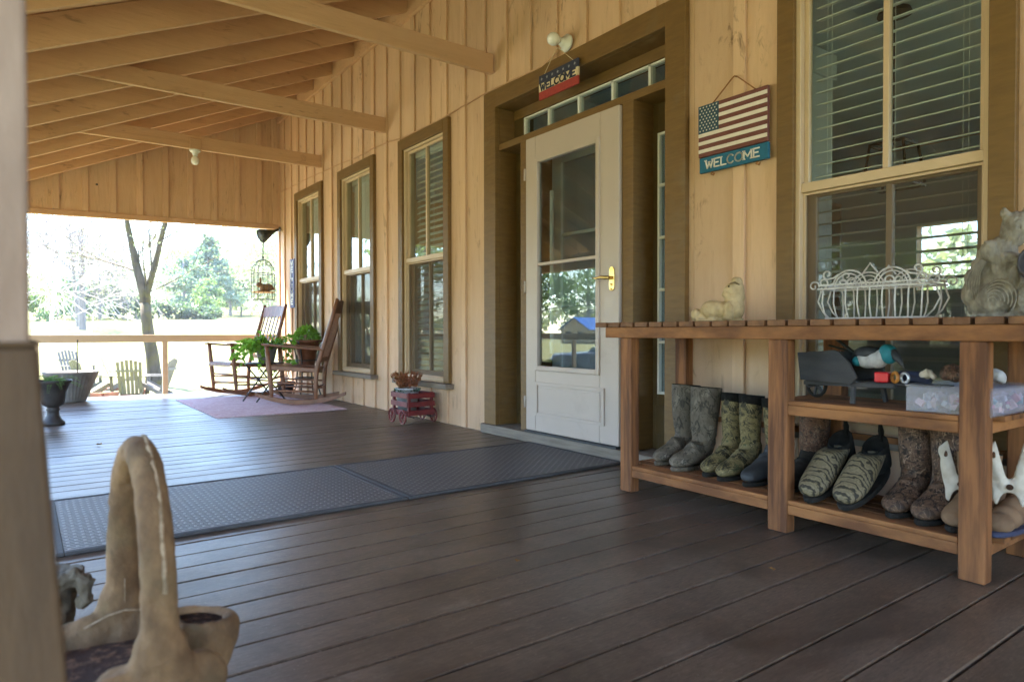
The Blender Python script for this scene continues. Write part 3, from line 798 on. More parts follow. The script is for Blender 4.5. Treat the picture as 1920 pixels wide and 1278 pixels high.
# ------------------------------------------------------------------ mats and rug
def mat_(x0, x1, label):
    y0, y1 = 2.755, 3.662; c = ((x0+x1)/2, (y0+y1)/2, .0015)
    t = thing('rubber_mat', label, 'mat', c, 0, 'rubber mats end to end in front of the door')
    hx, hy = (x1-x0)/2, (y1-y0)/2; r = .026
    m = MB(); m.box(-hx+r,hx-r,-hy+r,hy-r,0,.0115); m.build('perforated_field', m_mat, t)
    q = MB(); q.box(-hx,-hx+r,-hy,hy,0,.014); q.box(hx-r,hx,-hy,hy,0,.014); q.box(-hx+r,hx-r,-hy,-hy+r,0,.014); q.box(-hx+r,hx-r,hy-r,hy,0,.014)
    q.build('rim', m_matrim, t, bevel=.004)
mat_(.085,1.418,'black perforated rubber mat nearer the porch edge, its end beside the tan post')
mat_(1.424,2.81,'black perforated rubber mat touching the door threshold')
rg = MB(); rg.box(-.6,.6,-1.0,1.0,0,.008); o = rg.build('floor_rug', m_rug, bevel=.003); o.location = (1.99,7.33,.0015)
tag(o, 'faded red patterned rug lying under the rocking chairs', 'rug')

# ------------------------------------------------------------------ potting bench
PB = thing('potting_bench', 'cedar slatted potting bench holding boots, statues and garden clutter below the nearest window', 'bench', (2.335,1.55,0))
bx = lambda mb: mb.xf(Matrix.Translation((-2.335,-1.55,0)))
LY = ((2.245,2.317),(1.440,1.521),(.790,.864))
for a,b in LY:
    m = MB(); m.box(2.335,2.392,a,b,.002,.7375); bx(m).build('leg', m_cedarv, PB, bevel=.005)
    m = MB(); m.box(2.732,2.789,a,b,.002,.7375); bx(m).build('leg', m_cedarv, PB, bevel=.005)
m = MB(); m.box(2.331,2.369,.665,2.416,.738,.7885); bx(m).build('front_apron', m_cedar, PB, bevel=.004)
m = MB(); m.box(2.755,2.793,.665,2.416,.738,.7885); bx(m).build('back_apron', m_cedar, PB, bevel=.004)
m = MB(); m.box(2.3695,2.7545,2.378,2.416,.74,.7885); m.box(2.3695,2.7545,.665,.70,.74,.7885); bx(m).build('end_apron', m_cedar, PB, bevel=.004)
yy = 2.479
while yy > .70:
    m = MB(); m.box(2.326+R.uniform(-.004,.004),2.80,yy-.0755,yy,.789,.8125); bx(m).build('top_slat', m_cedarx, PB, bevel=.003); yy -= .0873
for (zs, y0, y1) in ((.4525,.70,1.431),(.0755,.70,2.40)):
    nm = 'middle_shelf' if zs > .3 else 'bottom_shelf'
    fr = MB(); segs = [(c1,c0) for c1,c0 in ((.8645,1.4395),(1.5215,2.2445))] if zs < .3 else [(.8645,1.4395)]
    for s0,s1 in segs: fr.box(2.339,2.375,s0,s1,zs,zs+.037)
    for s0,s1 in segs: fr.box(2.742,2.778,s0,s1,zs,zs+.037)
    fr.box(2.3925,2.7315,.80,.838,zs,zs+.037)
    if zs < .3: fr.box(2.3925,2.7315,2.255,2.293,zs,zs+.037)
    else: fr.box(2.3925,2.7315,1.455,1.495,zs,zs+.037)
    s = bx(fr).build(nm, m_cedar, PB, bevel=.004)
    for k in range(4):
        x = 2.432+.0675*k
        q = MB(); q.box(x,x+.058,.772,(1.519 if zs > .3 else 2.316),zs+.0375,zs+.0545)
        o = bx(q).build('shelf_slat', m_cedar, PB, bevel=.003); o.parent = s
    for x in (2.342,):
        q = MB(); 
        for s0,s1 in segs: q.box(2.339,2.4235,s0+.0005,s1-.0005,zs+.0375,zs+.0545)
        o = bx(q).build('shelf_slat', m_cedar, PB, bevel=.003); o.parent = s
rl = MB(); rl.box(2.789,2.805,.8,2.3,.32,.345); bx(rl).build('back_rail', m_cedar, PB, bevel=.002)
SHB, SHM, TOP = .1305, .5075, .813

# ------------------------------------------------------------------ boots
def clampz(p, z=.016): return (p[0],p[1],max(p[2],z))
def boot(label, x, y, rot, H, mats, k=1.0, cuff=0, holes=False, group=None, foot=None, slim=1.0):
    t = thing('rubber_boot', label, 'boot', (x,y,SHB), rot, group)
    RS = [(-.004,H,0,.064,.056),(-.002,H*.86,0,.061,.053),(0,H*.66,0,.058,.050),(.002,H*.46,0,.052,.046),(.0,.15,-2,.050,.044),(.006,.115,6,.058,.042),(.030,.086,34,.066,.041),
          (.072,.066,58,.052,.043),(.112,.054,76,.041,.047),(.152,.047,86,.034,.048),(.186,.042,90,.029,.042),(.208,.038,92,.020,.030),(.217,.035,92,.009,.014)]
    rings = []
    N = 20
    fine_ = []
    for q0,q1 in zip(RS[:-1],RS[1:]):
        for k_ in range(3): fine_.append(tuple(q0[m_]+(q1[m_]-q0[m_])*k_/3 for m_ in range(5)))
    RS = fine_+[RS[-1]]; ph = R.uniform(0,6)
    for i,(cx,cz,a,A,B) in enumerate(RS):
        a = rad(a); px, pz = math.cos(a), math.sin(a)
        f = (slim*1.13 if i < 13 else 1.06); A *= 1; B *= (1.13 if i < 13 else 1.1)
        wob = 1+(.035 if 7 < i < 22 else .014)*math.sin(i*2.3+ph)
        cx += .006*math.sin(cz*14+ph)*(1 if cz > .1 else 0)
        rings.append([clampz((cx+px*A*f*wob*math.cos(2*PI*j/N), B*f*k*(1+(wob-1)*.6)*math.sin(2*PI*j/N+0.0), cz+.004*math.sin(2*(2*PI*j/N)+i*1.7+ph)*(1 if 6 < i < 24 else 0)+pz*A*math.cos(2*PI*j/N)+ (.006*math.cos(2*PI*j/N) if i == 0 else 0)) ) for j in range(N)])
    if foot:
        m = MB(); loft(m, rings[:13], False, False); m.build('shaft', mats, t, smooth=True, sub=1)
        m = MB(); loft(m, [ [ (p[0]*1.03,p[1]*1.04,p[2]+.004) for p in rings[12]] ]+rings[12:], False, True); m.build('foot', foot, t, smooth=True, sub=1)
    else:
        m = MB(); loft(m, rings, False, True); m.build('upper', mats, t, smooth=True, sub=1)
    ins = [[(cx_*.985-.000, cy_*.97, cz_-.002) for cx_,cy_,cz_ in rings[0]]]
    top = rings[0]
    li = [[(p[0],p[1],p[2]) for p in top],[(p[0]*.9,p[1]*.9,p[2]+.003) for p in top],[(p[0]*.86,p[1]*.86,p[2]-.02) for p in top],[(p[0]*.8,p[1]*.8,p[2]-.12) for p in top]]
    m = MB(); loft(m, li, False, True); m.build('lining', m_lining, t, smooth=True)
    if cuff:
        m = MB(); cr = [[(p[0]*1.03,p[1]*1.035,p[2]+.004) for p in top],[(p[0]*1.06,p[1]*1.06,p[2]-.004) for p in top],[(p[0]*1.04,p[1]*1.045,p[2]-cuff) for p in top],[(p[0]*.98,p[1]*.98,p[2]-cuff-.003) for p in top]]
        loft(m, cr, False, False); m.build('cuff', m_lining, t, smooth=True)
    so = []
    for j in range(28):
        a = 2*PI*j/28; c, s_ = math.cos(a), math.sin(a)
        xx = .078+.148*c; wd = .046+.006*c
        if -.35 < c < .3: wd -= .006
        so.append((xx, wd*k*s_))
    m = MB(); m.prism([(p[0],p[1]*.97) for p in so],'z',.0,.019); m.build('sole', mats if holes else m_rubber, t, bevel=.004, seg=1, angle=60)
    if holes:
        m = MB()
        for th in (58,96):
            q = rad(th); A, B = .062, .054
            m.ball((A*math.cos(q), B*math.sin(q), H-.040), (.011,.007,.013), 10, 6)
        m.build('pull_holes', m_lining, t, smooth=True)
    return t
c_grey = camo('camo_grey', [(.05,.04,.028),(.125,.10,.072),(.20,.165,.125),(.08,.065,.048)], (16,16,9))
c_green = camo('camo_green', [(.03,.026,.012),(.17,.13,.055),(.065,.068,.028),(.27,.205,.10)], (13,13,16))
c_brown = camo('camo_brown', [(.022,.013,.009),(.12,.065,.038),(.055,.033,.022),(.30,.20,.14)], (16,16,20))
c_red = camo('camo_redbrown', [(.035,.02,.013),(.12,.055,.03),(.06,.035,.025),(.22,.16,.11)], (22,22,26))
g1 = 'boots stored on the bottom shelf of the bench'
X0 = 2.615
boot('tall mud grey camouflage boot, leftmost on the bench shelf, half behind its mate', X0+.045, 2.185, PI+.02, .372, c_grey, 1.0, 0, True, g1)
boot('tall mud grey camouflage boot with two pull holes, second from the left on the shelf', X0, 2.035, PI-.03, .372, c_grey, 1.06, 0, True, g1)
boot('slim green camouflage boot with black cuff, beside the grey pair', X0+.02, 1.895, PI+.06, .352, c_green, .88, .036, False, g1, None, .80)
boot('slim green camouflage boot with black cuff, second of its pair, nearer the middle leg', X0, 1.785, PI-.02, .352, c_green, .88, .036, False, g1, None, .80)
boot('dark rubber boot with camouflage shaft partly hidden by the middle bench leg', X0, 1.662, PI, .345, c_green, .92, .034, False, g1, m_char, .82)
boot('black rubber boot with speckled brown shaft just right of the middle bench leg', X0+.02, 1.505, PI-.1, .345, c_red, .95, .0, False, g1, m_rubber, .95)
boot('brown bark camouflage boot right of the slip-on shoes', X0-.005, 1.098, PI+.05, .312, c_brown, .95, 0, False, g1, None, .92)
boot('brown bark camouflage boot beside the right hand bench leg', X0-.02, .985, PI-.02, .312, c_brown, .95, 0, False, g1, None, .95)
boot('grey brown work boot mostly hidden behind the right hand bench leg', X0-.02, .897, PI, .23, m_suede, .92, 0, False, g1)

# slip-on camouflage shoes, heels propped up on the shelf
def stripe_mat():
    t = NT('slipper_bark_camo'); 
    w = t.node('TexWave'); t.link(t.coords((26,14,22)), w.inputs['Vector']); w.inputs['Scale'].default_value = .8; w.inputs['Distortion'].default_value = 9; w.inputs['Detail'].default_value = 4; w.inputs['Detail Scale'].default_value = 2.0
    col = t.ramp(w.outputs['Fac'], [(.12,(.03,.024,.015)),(.38,(.14,.105,.055)),(.75,(.21,.165,.095)),(.95,(.15,.115,.065))])
    t.principled(col, .7, t.bump(w.outputs['Fac'], .3, .003), 0, .3); return t.m
m_slip = stripe_mat()
def clog(label, x, y, rot, tilt):
    t = thing('slip_on_shoe', label, 'shoe', (x,y,SHB), rot, 'slip-on shoes propped on the bottom shelf'); t.scale = (1.08,1.14,1.08)
    RS = [(-.03,.092,20,.040,.040),(.01,.088,45,.052,.046),(.05,.075,66,.045,.050),(.09,.060,78,.038,.052),(.13,.050,86,.034,.053),(.165,.043,90,.030,.048),(.19,.038,91,.022,.037),(.203,.034,92,.009,.018)]
    rings = []; N = 20
    Mx = Matrix.Translation((.2,0,.005)) @ Matrix.Rotation(tilt,4,'Y') @ Matrix.Translation((-.2,0,0))
    for (cx,cz,a,A,B) in RS:
        a = rad(a); px, pz = math.cos(a), math.sin(a)
        rings.append([clampz((cx+px*A*math.cos(2*PI*j/N), B*math.sin(2*PI*j/N), cz+pz*A*math.cos(2*PI*j/N))) for j in range(N)])
    m = MB(); loft(m, rings, False, True); m.xf(Mx).build('upper', m_slip, t, smooth=True, sub=1)
    hr = []
    for (cx,cz,A,B) in ((-.035,.020,.062,.044),(-.037,.05,.06,.043),(-.045,.085,.056,.041),(-.055,.118,.05,.038)):
        hr.append([(cx+A*math.cos(2*PI*j/N), B*math.sin(2*PI*j/N), cz+ (.012*(-math.cos(2*PI*j/N)) if cz > .08 else 0)) for j in range(N)])
    hr += [[(p[0]*.9-.006,p[1]*.86,p[2]-.002) for p in hr[-1]],[(p[0]*.9-.004,p[1]*.84,p[2]-.06) for p in hr[-1]]]
    m = MB(); loft(m, hr, True, True); m.xf(Mx).build('heel_collar', m_lining, t, smooth=True, sub=1)
    m = MB(); m.tube([(-.10,0,.10),(-.115,0,.135),(-.11,0,.165),(-.098,0,.14),(-.095,0,.105)],.006,6); m.xf(Mx).build('pull_loop', m_lining, t, smooth=True)
    so = [(.055+.155*math.cos(2*PI*j/26), (.048+.006*math.cos(2*PI*j/26))*math.sin(2*PI*j/26)) for j in range(26)]
    m = MB(); m.prism(so,'z',0,.018); m.xf(Mx).build('sole', m_rubber, t, bevel=.004, seg=1, angle=60)
clog('bark striped camouflage slip-on shoe leaning heel up, nearer the middle bench leg', 2.565, 1.352, PI-.02, rad(22))
clog('bark striped camouflage slip-on shoe leaning heel up beside the brown boots', 2.565, 1.222, PI-.02, rad(21))

# bones and the suede shoe at the right hand end
def bone(label, x, y, z, rz, sc_=1.0):
    t = thing('animal_bone', label, 'bone', (x,y,z), rz, 'bleached bones at the right end of the shelf')
    mb = MB()
    for s in (-1,1):
        out = [(s*y_,z_) for y_,z_ in ((0,.016),(.010,.035),(.022,.085),(.036,.142),(.047,.132),(.054,.10),(.056,.06),(.050,.02),(.042,-.015),(.040,-.052),(.030,-.056),(.022,-.03),(.012,-.016),(0,-.016))]
        mb.prism(out if s > 0 else out[::-1],'x',-.010,.010)
        for k_ in range(5): mb.ball((-.006,s*(.018+.008*k_),.01+.024*k_),(.012,.014,.022),8,6)
        continue
        pts = [(0,s*.012,.0),(0,s*.035,.02),(-.004,s*.055,.055),(0,s*.066,.10),(.006,s*.070,.145),(.012,s*.062,.18),(.018,s*.052,.20)]
        for p,rr in zip(pts,(.018,.022,.026,.027,.023,.014,.006)): mb.ball(p,(.011,rr,rr*1.0),10,8)
        for i in range(len(pts)-1):
            for q in (.33,.66): 
                p = [pts[i][k]*(1-q)+pts[i+1][k]*q for k in range(3)]; mb.ball(p,(.010,.020,.022),10,8)
        mb.ball((0,s*.05,-.014),(.012,.011,.022),8,6)
    mb.ball((0,0,.006),(.014,.024,.020),10,8)
    o = blob(mb,'bone_body',m_bone,t,.0045,5)
    h = MB()
    for c_,r_ in (((-.012,-.042,.095),(.004,.007,.016)),((-.012,.042,.095),(.004,.007,.016)),((-.016,0,.004),(.005,.010,.009))):
        h = MB(); h.ball(c_,r_,10,6); h.build('bone_hollow', m_soil, t, smooth=True)
    t.scale = (sc_,)*3; return t
bone('bleached winged bone with dark hollows, farther right of the two, beyond the bench leg', 2.45, .766, .288, rad(22), 1.0)
bone('bleached winged bone half hidden by the right hand bench leg, beside the brown boots', 2.45, .899, .272, rad(22), 1.0)
SS = thing('suede_shoe', 'tan suede shoe lying at the right hand end of the bottom shelf', 'shoe', (2.60,.803,SHB), PI)
mb = MB()
for p,r in (((-.06,0,.045),(.06,.042,.045)),((0,0,.05),(.06,.043,.048)),((.06,0,.042),(.06,.045,.04)),((.12,0,.035),(.05,.045,.033)),((-.06,0,.08),(.05,.04,.03))): mb.ball(p,r,12,8)
blob(mb,'upper',m_suede,SS,.006,6)
m = MB(); m.prism([(.04+.145*math.cos(2*PI*j/26),.05*math.sin(2*PI*j/26)) for j in range(26)],'z',0,.016); m.build('sole', m_denim, SS, bevel=.004, seg=1, angle=60)

# ------------------------------------------------------------------ on the middle shelf
TB = thing('toy_wheelbarrow', 'charcoal wooden toy wheelbarrow on the middle shelf of the bench', 'wheelbarrow', (2.545,1.452,SHM), rad(-103))
prof = [(-.01,.178),(.005,.072),(.235,.068),(.262,.095),(.225,.150),(.185,.186),(.16,.192),(.10,.186)]
for s in (-1,1):
    m = MB(); m.prism(prof,'y',s*.075-.005,s*.075+.005); m.build('side_board', m_toy, TB, bevel=.002)
m = MB(); m.box(.006,.25,-.0695,.0695,.072,.082); m.build('floor_board', m_toy, TB, bevel=.002)
m = MB(); m.hexa([(.0,-.0695,.083),(.012,-.0695,.083),(.012,.0695,.083),(.0,.0695,.083),(-.012,-.0695,.175),(0,-.0695,.175),(0,.0695,.175),(-.012,.0695,.175)]); m.build('front_board', m_toy, TB, bevel=.002)
for s in (-1,1):
    m = MB(); m.beam((-.0,s*.05,.060),(.40,s*.066,.074),.014,.016); m.build('handle', m_toy, TB, bevel=.003)
    m = MB(); m.beam((.245,s*.075,.062),(.25,s*.085,.001),.013,.015,(1,0,0)); m.build('leg', m_toy, TB, bevel=.002)
WH = MB(); ring = [(.012+.045*math.cos(2*PI*i/24),0,.051+.045*math.sin(2*PI*i/24)) for i in range(24)]
WH.tube(ring,.0062,8,closed=True); wl = WH.build('wheel', m_rubber, TB, smooth=True)
SP = MB()
for i in range(3): a = PI*i/3+.3; SP.beam((.012-.042*math.cos(a),0,.051-.042*math.sin(a)),(.012+.042*math.cos(a),0,.051+.042*math.sin(a)),.008,.008,(0,1,0))
SP.tube([(.012,-.05,.051),(.012,.05,.051)],.006,8); o = SP.build('spokes', m_toy, wl)
# bird
BD = thing('toy_bird', 'toy bird with teal, white and black plumage lying across the toy wheelbarrow', 'bird figure', (2.47,1.19,SHM+.158), rad(-110))
mb = MB()
for p,r in (((-.02,0,0),(.05,.036,.032)),((.02,0,.004),(.045,.034,.034)),((.055,0,.016),(.03,.03,.03))): mb.ball(p,r,12,8)
blob(mb,'body',m_birdw,BD,.005,4)
mb = MB(); mb.ball((-.015,0,.024),(.066,.036,.026),12,8); mb.ball((-.055,0,.010),(.035,.027,.02),10,8); blob(mb,'wings',m_char,BD,.005,4)
mb = MB(); mb.ball((-.045,-.022,-.006),(.022,.018,.019),10,8); blob(mb,'teal_patch',m_teal,BD,.004,3)
mb = MB(); mb.ball((.075,0,.022),(.026,.031,.034),12,8); mb.ball((.066,0,.034),(.024,.03,.026),10,8); blob(mb,'head',m_teal,BD,.005,4)
mb = MB(); mb.tube([(.088,0,.030),(.115,0,.006),(.138,0,-.024)],[.017,.011,.002],8); mb.build('beak', m_char, BD, smooth=True)
m_tail = pm('tail_feather', (.016,.022,.02), (.03,.035,.03), (40,40,40), .6, .3)
for a,yo,L in ((.17,.012,.175),(.52,-.012,.13)):
    mb = MB(); b = Vector((-.06,yo,.018)); d = Vector((-math.cos(a),yo*3,math.sin(a)))
    mb.beam(b, b+d*L, .017, .006); mb.build('tail_feather', m_tail, BD, bevel=.003)
def oddment(name, label, cat, mbf, mats, loc, rz=0, **k):
    m = MB(); mbf(m); o = m.build(name, mats, None, **k); o.location = loc; o.rotation_euler = (0,0,rz); return tag(o, label, cat)
oddment('toy_block', 'bright red plastic block by the end of the toy wheelbarrow', 'block', lambda m: m.box(-.025,.025,-.022,.022,0,.036), m_red, (2.435,1.137,SHM+.083), .2, bevel=.005)
oddment('napkin_ring', 'small orange ring beside the red block', 'ring', lambda m: m.tube([(.016*math.cos(2*PI*i/16),0,.018+.016*math.sin(2*PI*i/16)) for i in range(16)],.006,8,closed=True), m_orange, (2.43,1.094,SHM+.0845), 1.0, smooth=True)
oddment('metal_ring', 'small silver ring between the orange ring and the clear box', 'ring', lambda m: m.tube([(.016*math.cos(2*PI*i/16),0,.017+.016*math.sin(2*PI*i/16)) for i in range(16)],.005,8,closed=True), m_galv, (2.43,1.062,SHM+.0855), 1.2, smooth=True)
oddment('fabric_roll', 'dark blue rolled cloth behind the silver ring', 'cloth', lambda m: m.tube([(-.05,0,.02),(0,.004,.021),(.05,0,.02)],.02,12), m_denim, (2.505,1.06,SHM+.082), 1.5, smooth=True)
# a tray board carrying the oddments
oddment('wooden_slat', 'dark narrow board resting on the toy wheelbarrow handles and the clear box', 'board', lambda m: m.box(-.085,.17,-.05,.05,0,.007), m_toy, (2.47,1.115,SHM+.0745), rad(-90), bevel=.002)
# clear craft box
def clear_plastic():
    t = NT('clear_plastic')
    tr = t.node('BsdfTransparent'); tr.inputs['Color'].default_value = (.93,.93,.96,1)
    df = t.node('BsdfPrincipled'); df.inputs['Base Color'].default_value = (.66,.64,.70,1); df.inputs['Roughness'].default_value = .12
    mx = t.node('MixShader'); mx.inputs[0].default_value = .17; t.link(tr.outputs[0], mx.inputs[1]); t.link(df.outputs[0], mx.inputs[2]); t.link(mx.outputs[0], t.out.inputs['Surface']); return t.m
m_clear = clear_plastic()
CB = thing('clear_craft_box', 'clear plastic compartment box of pastel craft bits on the middle shelf', 'box', (2.535,.905,SHM), 0)
hx, hy, hz = .175, .122, .080
m = MB()
for a in ((-hx,-hx+.003,-hy,hy),(hx-.003,hx,-hy,hy),(-hx+.003,hx-.003,-hy,-hy+.003),(-hx+.003,hx-.003,hy-.003,hy)): m.box(*a,.003,hz)
m.box(-hx,hx,-hy,hy,0,.0028); m.build('tray', m_clear, CB)
m = MB(); m.box(-hx-.003,hx+.003,-hy-.003,hy+.003,hz+.0005,hz+.008); m.build('lid', m_clear, CB, bevel=.002)
m = MB()
for k in range(-3,4): m.box(-hx+.004,hx-.004,k*.034-.001,k*.034+.001,.004,hz-.002)
m.build('dividers', m_clear, CB)
def bits_mat():
    t = NT('craft_bits'); 
    col = t.ramp(t.island(), [(0,(.62,.45,.5)),(.25,(.55,.56,.62)),(.45,(.25,.42,.45)),(.6,(.68,.55,.58)),(.8,(.7,.68,.62)),(.92,(.45,.2,.28))], 'CONSTANT')
    t.principled(col, .45); return t.m
mb = MB()
for i in range(150):
    p = Vector((R.uniform(-hx+.02,hx-.02), R.uniform(-hy+.014,hy-.014), R.uniform(.012,.05))); s0 = len(mb.v); q = R.uniform(.006,.014)
    mb.box(-q,q,-q*.8,q*.8,-q*.6,q*.6); mb.xf(Matrix.Translation(p) @ Euler((R.random()*3,R.random()*3,R.random()*3)).to_matrix().to_4x4(), s0)
o = mb.build('craft_bits', bits_mat(), CB); o['kind'] = 'stuff'
# things on the craft box
def crumple(name, label, cat, loc, mats, sz, n=14):
    mb = MB()
    for i in range(n):
        d = rv(); p = (d.x*sz[0]*.6, d.y*sz[1]*.6, sz[2]*.5+abs(d.z)*sz[2]*.45); mb.ball(p, (sz[0]*R.uniform(.25,.5), sz[1]*R.uniform(.25,.5), sz[2]*R.uniform(.25,.5)), 8, 6)
    o = blob(mb, name, mats, None, .006, 2); o.location = loc; return tag(o, label, cat)
crumple('seashell', 'cream folded shell on the craft box', 'shell', (2.455,1.0,SHM+.0885), m_bone, (.034,.03,.036), 9)
crumple('red_cloth', 'bunched red and dark camouflage cloth on the craft box, behind the bench leg', 'cloth', (2.455,.925,SHM+.0885), c_red, (.05,.045,.05), 16)
crumple('white_cloth', 'small crumpled white cloth on the craft box, right of the bench leg', 'cloth', (2.47,.812,SHM+.0885), m_birdw, (.03,.035,.042), 12)

# ------------------------------------------------------------------ on the bench top
WP = thing('wire_planter', 'white scrolled wire window basket on top of the bench', 'planter', (2.535,1.197,TOP), 0)
hd = .07
for s in (-1,1):
    bars = MB()
    for i in range(9):
        u = -.165+.33*i/8; k = 1+.16*abs(u)/.165
        top = .155-.28*abs(u) if True else 0
        pts = [(s*hd*.88,u,.004),(s*hd*.98,u*1.03,.025),(s*hd*1.10,u*1.06,.06),(s*hd*1.05,u*1.06,.10),(s*hd,u*1.07,.135-.02*abs(u)/.165)]
        bars.tube(pts,.0030,6)
    bars.build('bars', m_wire, WP, smooth=True)
for e in (-1,1):
    for x in (-.035,.035):
      bars = MB(); bars.tube([(x,e*.17,.004),(x,e*.195,.03),(x,e*.215,.07),(x,e*.205,.10),(x,e*.20,.125)],.003,6)
      bars.build('bars', m_wire, WP, smooth=True)
rl = MB(); 
for zz,ky,kx in ((.116,.196,hd*1.02),(.130,.192,hd)):
    q = [(-kx,-ky,zz),(kx,-ky,zz),(kx,ky,zz),(-kx,ky,zz)]
    for a,b in zip(q,q[1:]+q[:1]): rl.beam(a,b,.005,.007)
q = [(-hd*.88,-.17,.004),(hd*.88,-.17,.004),(hd*.88,.17,.004),(-hd*.88,.17,.004)]
for a,b in zip(q,q[1:]+q[:1]): rl.beam(a,b,.007,.007)
for u in (-.08,0,.08): rl.beam((-hd*.88,u,.004),(hd*.88,u,.004),.004,.004)
rl.build('rails', m_wire, WP, bevel=.001)
for s in (-1,1):
    x = s*hd; scr = MB()
    for e in (-1,1):
        arc = [(x,e*(.075+.062*math.cos(t)),.118+.062*math.sin(t)) for t in [PI*i/14 for i in range(15)]]
        scr.tube(arc,.0034,6)
        arc = [(x+s*.004,e*(.078+.050*math.cos(t)),.118+.050*math.sin(t)) for t in [PI*i/14 for i in range(15)]]
        scr.tube(arc,.0026,6)
        scr.tube(spiral((x,e*.064,.136),.022,.005,-PI*.5,PI*2.1,24,'yz',e),.0028,6)
        scr.tube(spiral((x,e*.100,.134),.018,.004,PI*1.5,-PI*.9,24,'yz',e),.0028,6)
        scr.tube([(x,e*.115,.168),(x,e*.135,.155),(x,e*.155,.152)]+spiral((x,e*.158,.170),.019,.005,-PI*.5,PI*1.5,18,'yz',e),.0034,6)
        scr.tube(spiral((x,e*.175,.138),.020,.005,PI*1.4,-PI*.8,20,'yz',e),.0028,6)
        scr.tube([(x,e*.19,.125)]+spiral((x,e*.212,.127),.020,.004,PI*.8,-PI*1.2,18,'yz',e),.0030,6)
    scr.tube([(x,-.026,.165),(x,0,.200),(x,.026,.165)],.0034,6)
    scr.build('scrolls', m_wire, WP, smooth=True)

# cream reclining figure : local +x runs along the bench towards the right hand end
FG = thing('animal_figurine', 'cream reclining animal figurine near the left end of the bench top', 'figurine', (2.505,1.885,TOP), rad(-62)); FG.scale = (.88,.95,1.0)
mb = MB()
for p,r in (((-.102,-.01,.03),(.026,.03,.030)),((-.075,0,.02),(.04,.035,.02)),((-.02,-.01,.052),(.062,.05,.043)),((.03,0,.045),(.06,.05,.043)),((.062,-.042,.045),(.027,.022,.043)),((.058,-.036,.02),(.03,.025,.02)),((.088,0,.06),(.046,.048,.06)),
            ((.084,0,.105),(.052,.042,.045)),((.074,-.006,.135),(.044,.036,.028)),((.082,-.004,.152),(.038,.032,.020)),((.094,.004,.178),(.026,.024,.018)),((.105,0,.13),(.026,.034,.05)),((.102,.006,.16),(.022,.026,.035)),((.045,-.012,.118),(.022,.02,.014))):
    mb.ball(p,r,14,10)
mb.box(-.10,.125,-.042,.042,.0005,.012)
blob(mb,'body',m_statue,FG,.0038,3,.5,.0022)
m = MB(); m.tube([(.068,-.034,.164),(.09,-.031,.169),(.112,-.024,.158)],[.003,.005,.003],6); m.build('brow_crease', pm('crease_brown',(.16,.11,.05),None,(9,9,9),.8,0), FG, smooth=True)
m = MB(); m.ball((.062,-.040,.152),(.004,.003,.004),8,6); m.build('eye', m_soil, FG)

# squirrel statue
SQ = thing('squirrel_statue', 'grey concrete squirrel statue with curled bushy tail at the right end of the bench', 'statue', (2.53,.815,TOP), rad(-84)); SQ.scale = (.76,.9,.94)
mb = MB()
for p,r in (((-.085,0,.045),(.04,.04,.045)),((-.105,0,.085),(.042,.042,.05)),((-.098,0,.13),(.038,.04,.045)),((-.078,0,.17),(.036,.04,.042)),((-.06,0,.205),(.034,.04,.04)),((-.05,0,.135),(.035,.035,.06)),((-.045,0,.09),(.04,.04,.05)),
            ((-.02,-.02,.062),(.066,.058,.060)),((.02,0,.10),(.06,.05,.07)),((.01,0,.17),(.056,.05,.06)),((0,0,.225),(.055,.052,.05)),((-.035,-.035,.225),(.038,.028,.036)),
            ((.02,-.04,.195),(.05,.022,.022)),((.06,-.03,.185),(.028,.02,.02)),((.02,.05,.2),(.05,.022,.022)),((.085,-.005,.055),(.058,.062,.056)),((.09,-.03,.02),(.06,.03,.02)),
            ((.035,0,.275),(.046,.044,.045)),((.048,0,.305),(.056,.05,.048)),((.098,0,.288),(.036,.03,.028)),((.122,0,.274),(.020,.02,.017)),
            ((.012,-.030,.350),(.014,.010,.020)),((.020,-.027,.337),(.017,.013,.02)),((.075,.022,.350),(.018,.012,.022)),((.065,.022,.334),(.02,.014,.02)),((.055,-.045,.13),(.018,.016,.035))):
    mb.ball(p,r,14,10)
mb.box(-.10,.13,-.05,.05,.0005,.014)
blob(mb,'body',m_greycon,SQ,.0038,2,.5,.0035)
m = MB()
for k in range(6):
    pts = spiral((-.018+.004*k,-.080+.003*k,.052+.003*k),.010+.0085*k,.020+.0090*k,PI*(.95-.05*k),PI*(.05-.06*k),10,'xz'); m.tube(pts,.0022,5)
for k in range(6):
    m.tube([(-.06-.011*k,-.036,.03+.01*k),(-.072-.009*k,-.041,.09+.008*k),(-.068-.005*k,-.040,.15+.005*k),(-.045-.003*k,-.036,.20)],.0022,5)
m.build('fur_grooves', pm('fur_groove_grey',(.33,.29,.235),(.2,.17,.135),(40,40,40),.9,.5), SQ, smooth=True)
m = MB(); m.ball((.092,-.028,.300),(.005,.004,.005),8,6); m.ball((.140,-.002,.272),(.006,.006,.005),8,6); m.build('eye', m_char, SQ, smooth=True)
FB = MB(); FB.lathe([(.001,0),(.03,.006),(.052,.026),(.060,.055),(.055,.055),(.045,.026),(.001,.012)],(0,0,0),24); o = FB.build('feeder_bowl', m_urn, None, smooth=True); o.location = (2.505,.725,TOP+.145); o.rotation_euler = (0,rad(-75),rad(35))
tag(o, 'black glossy bowl held in front of the squirrel statue', 'bowl')

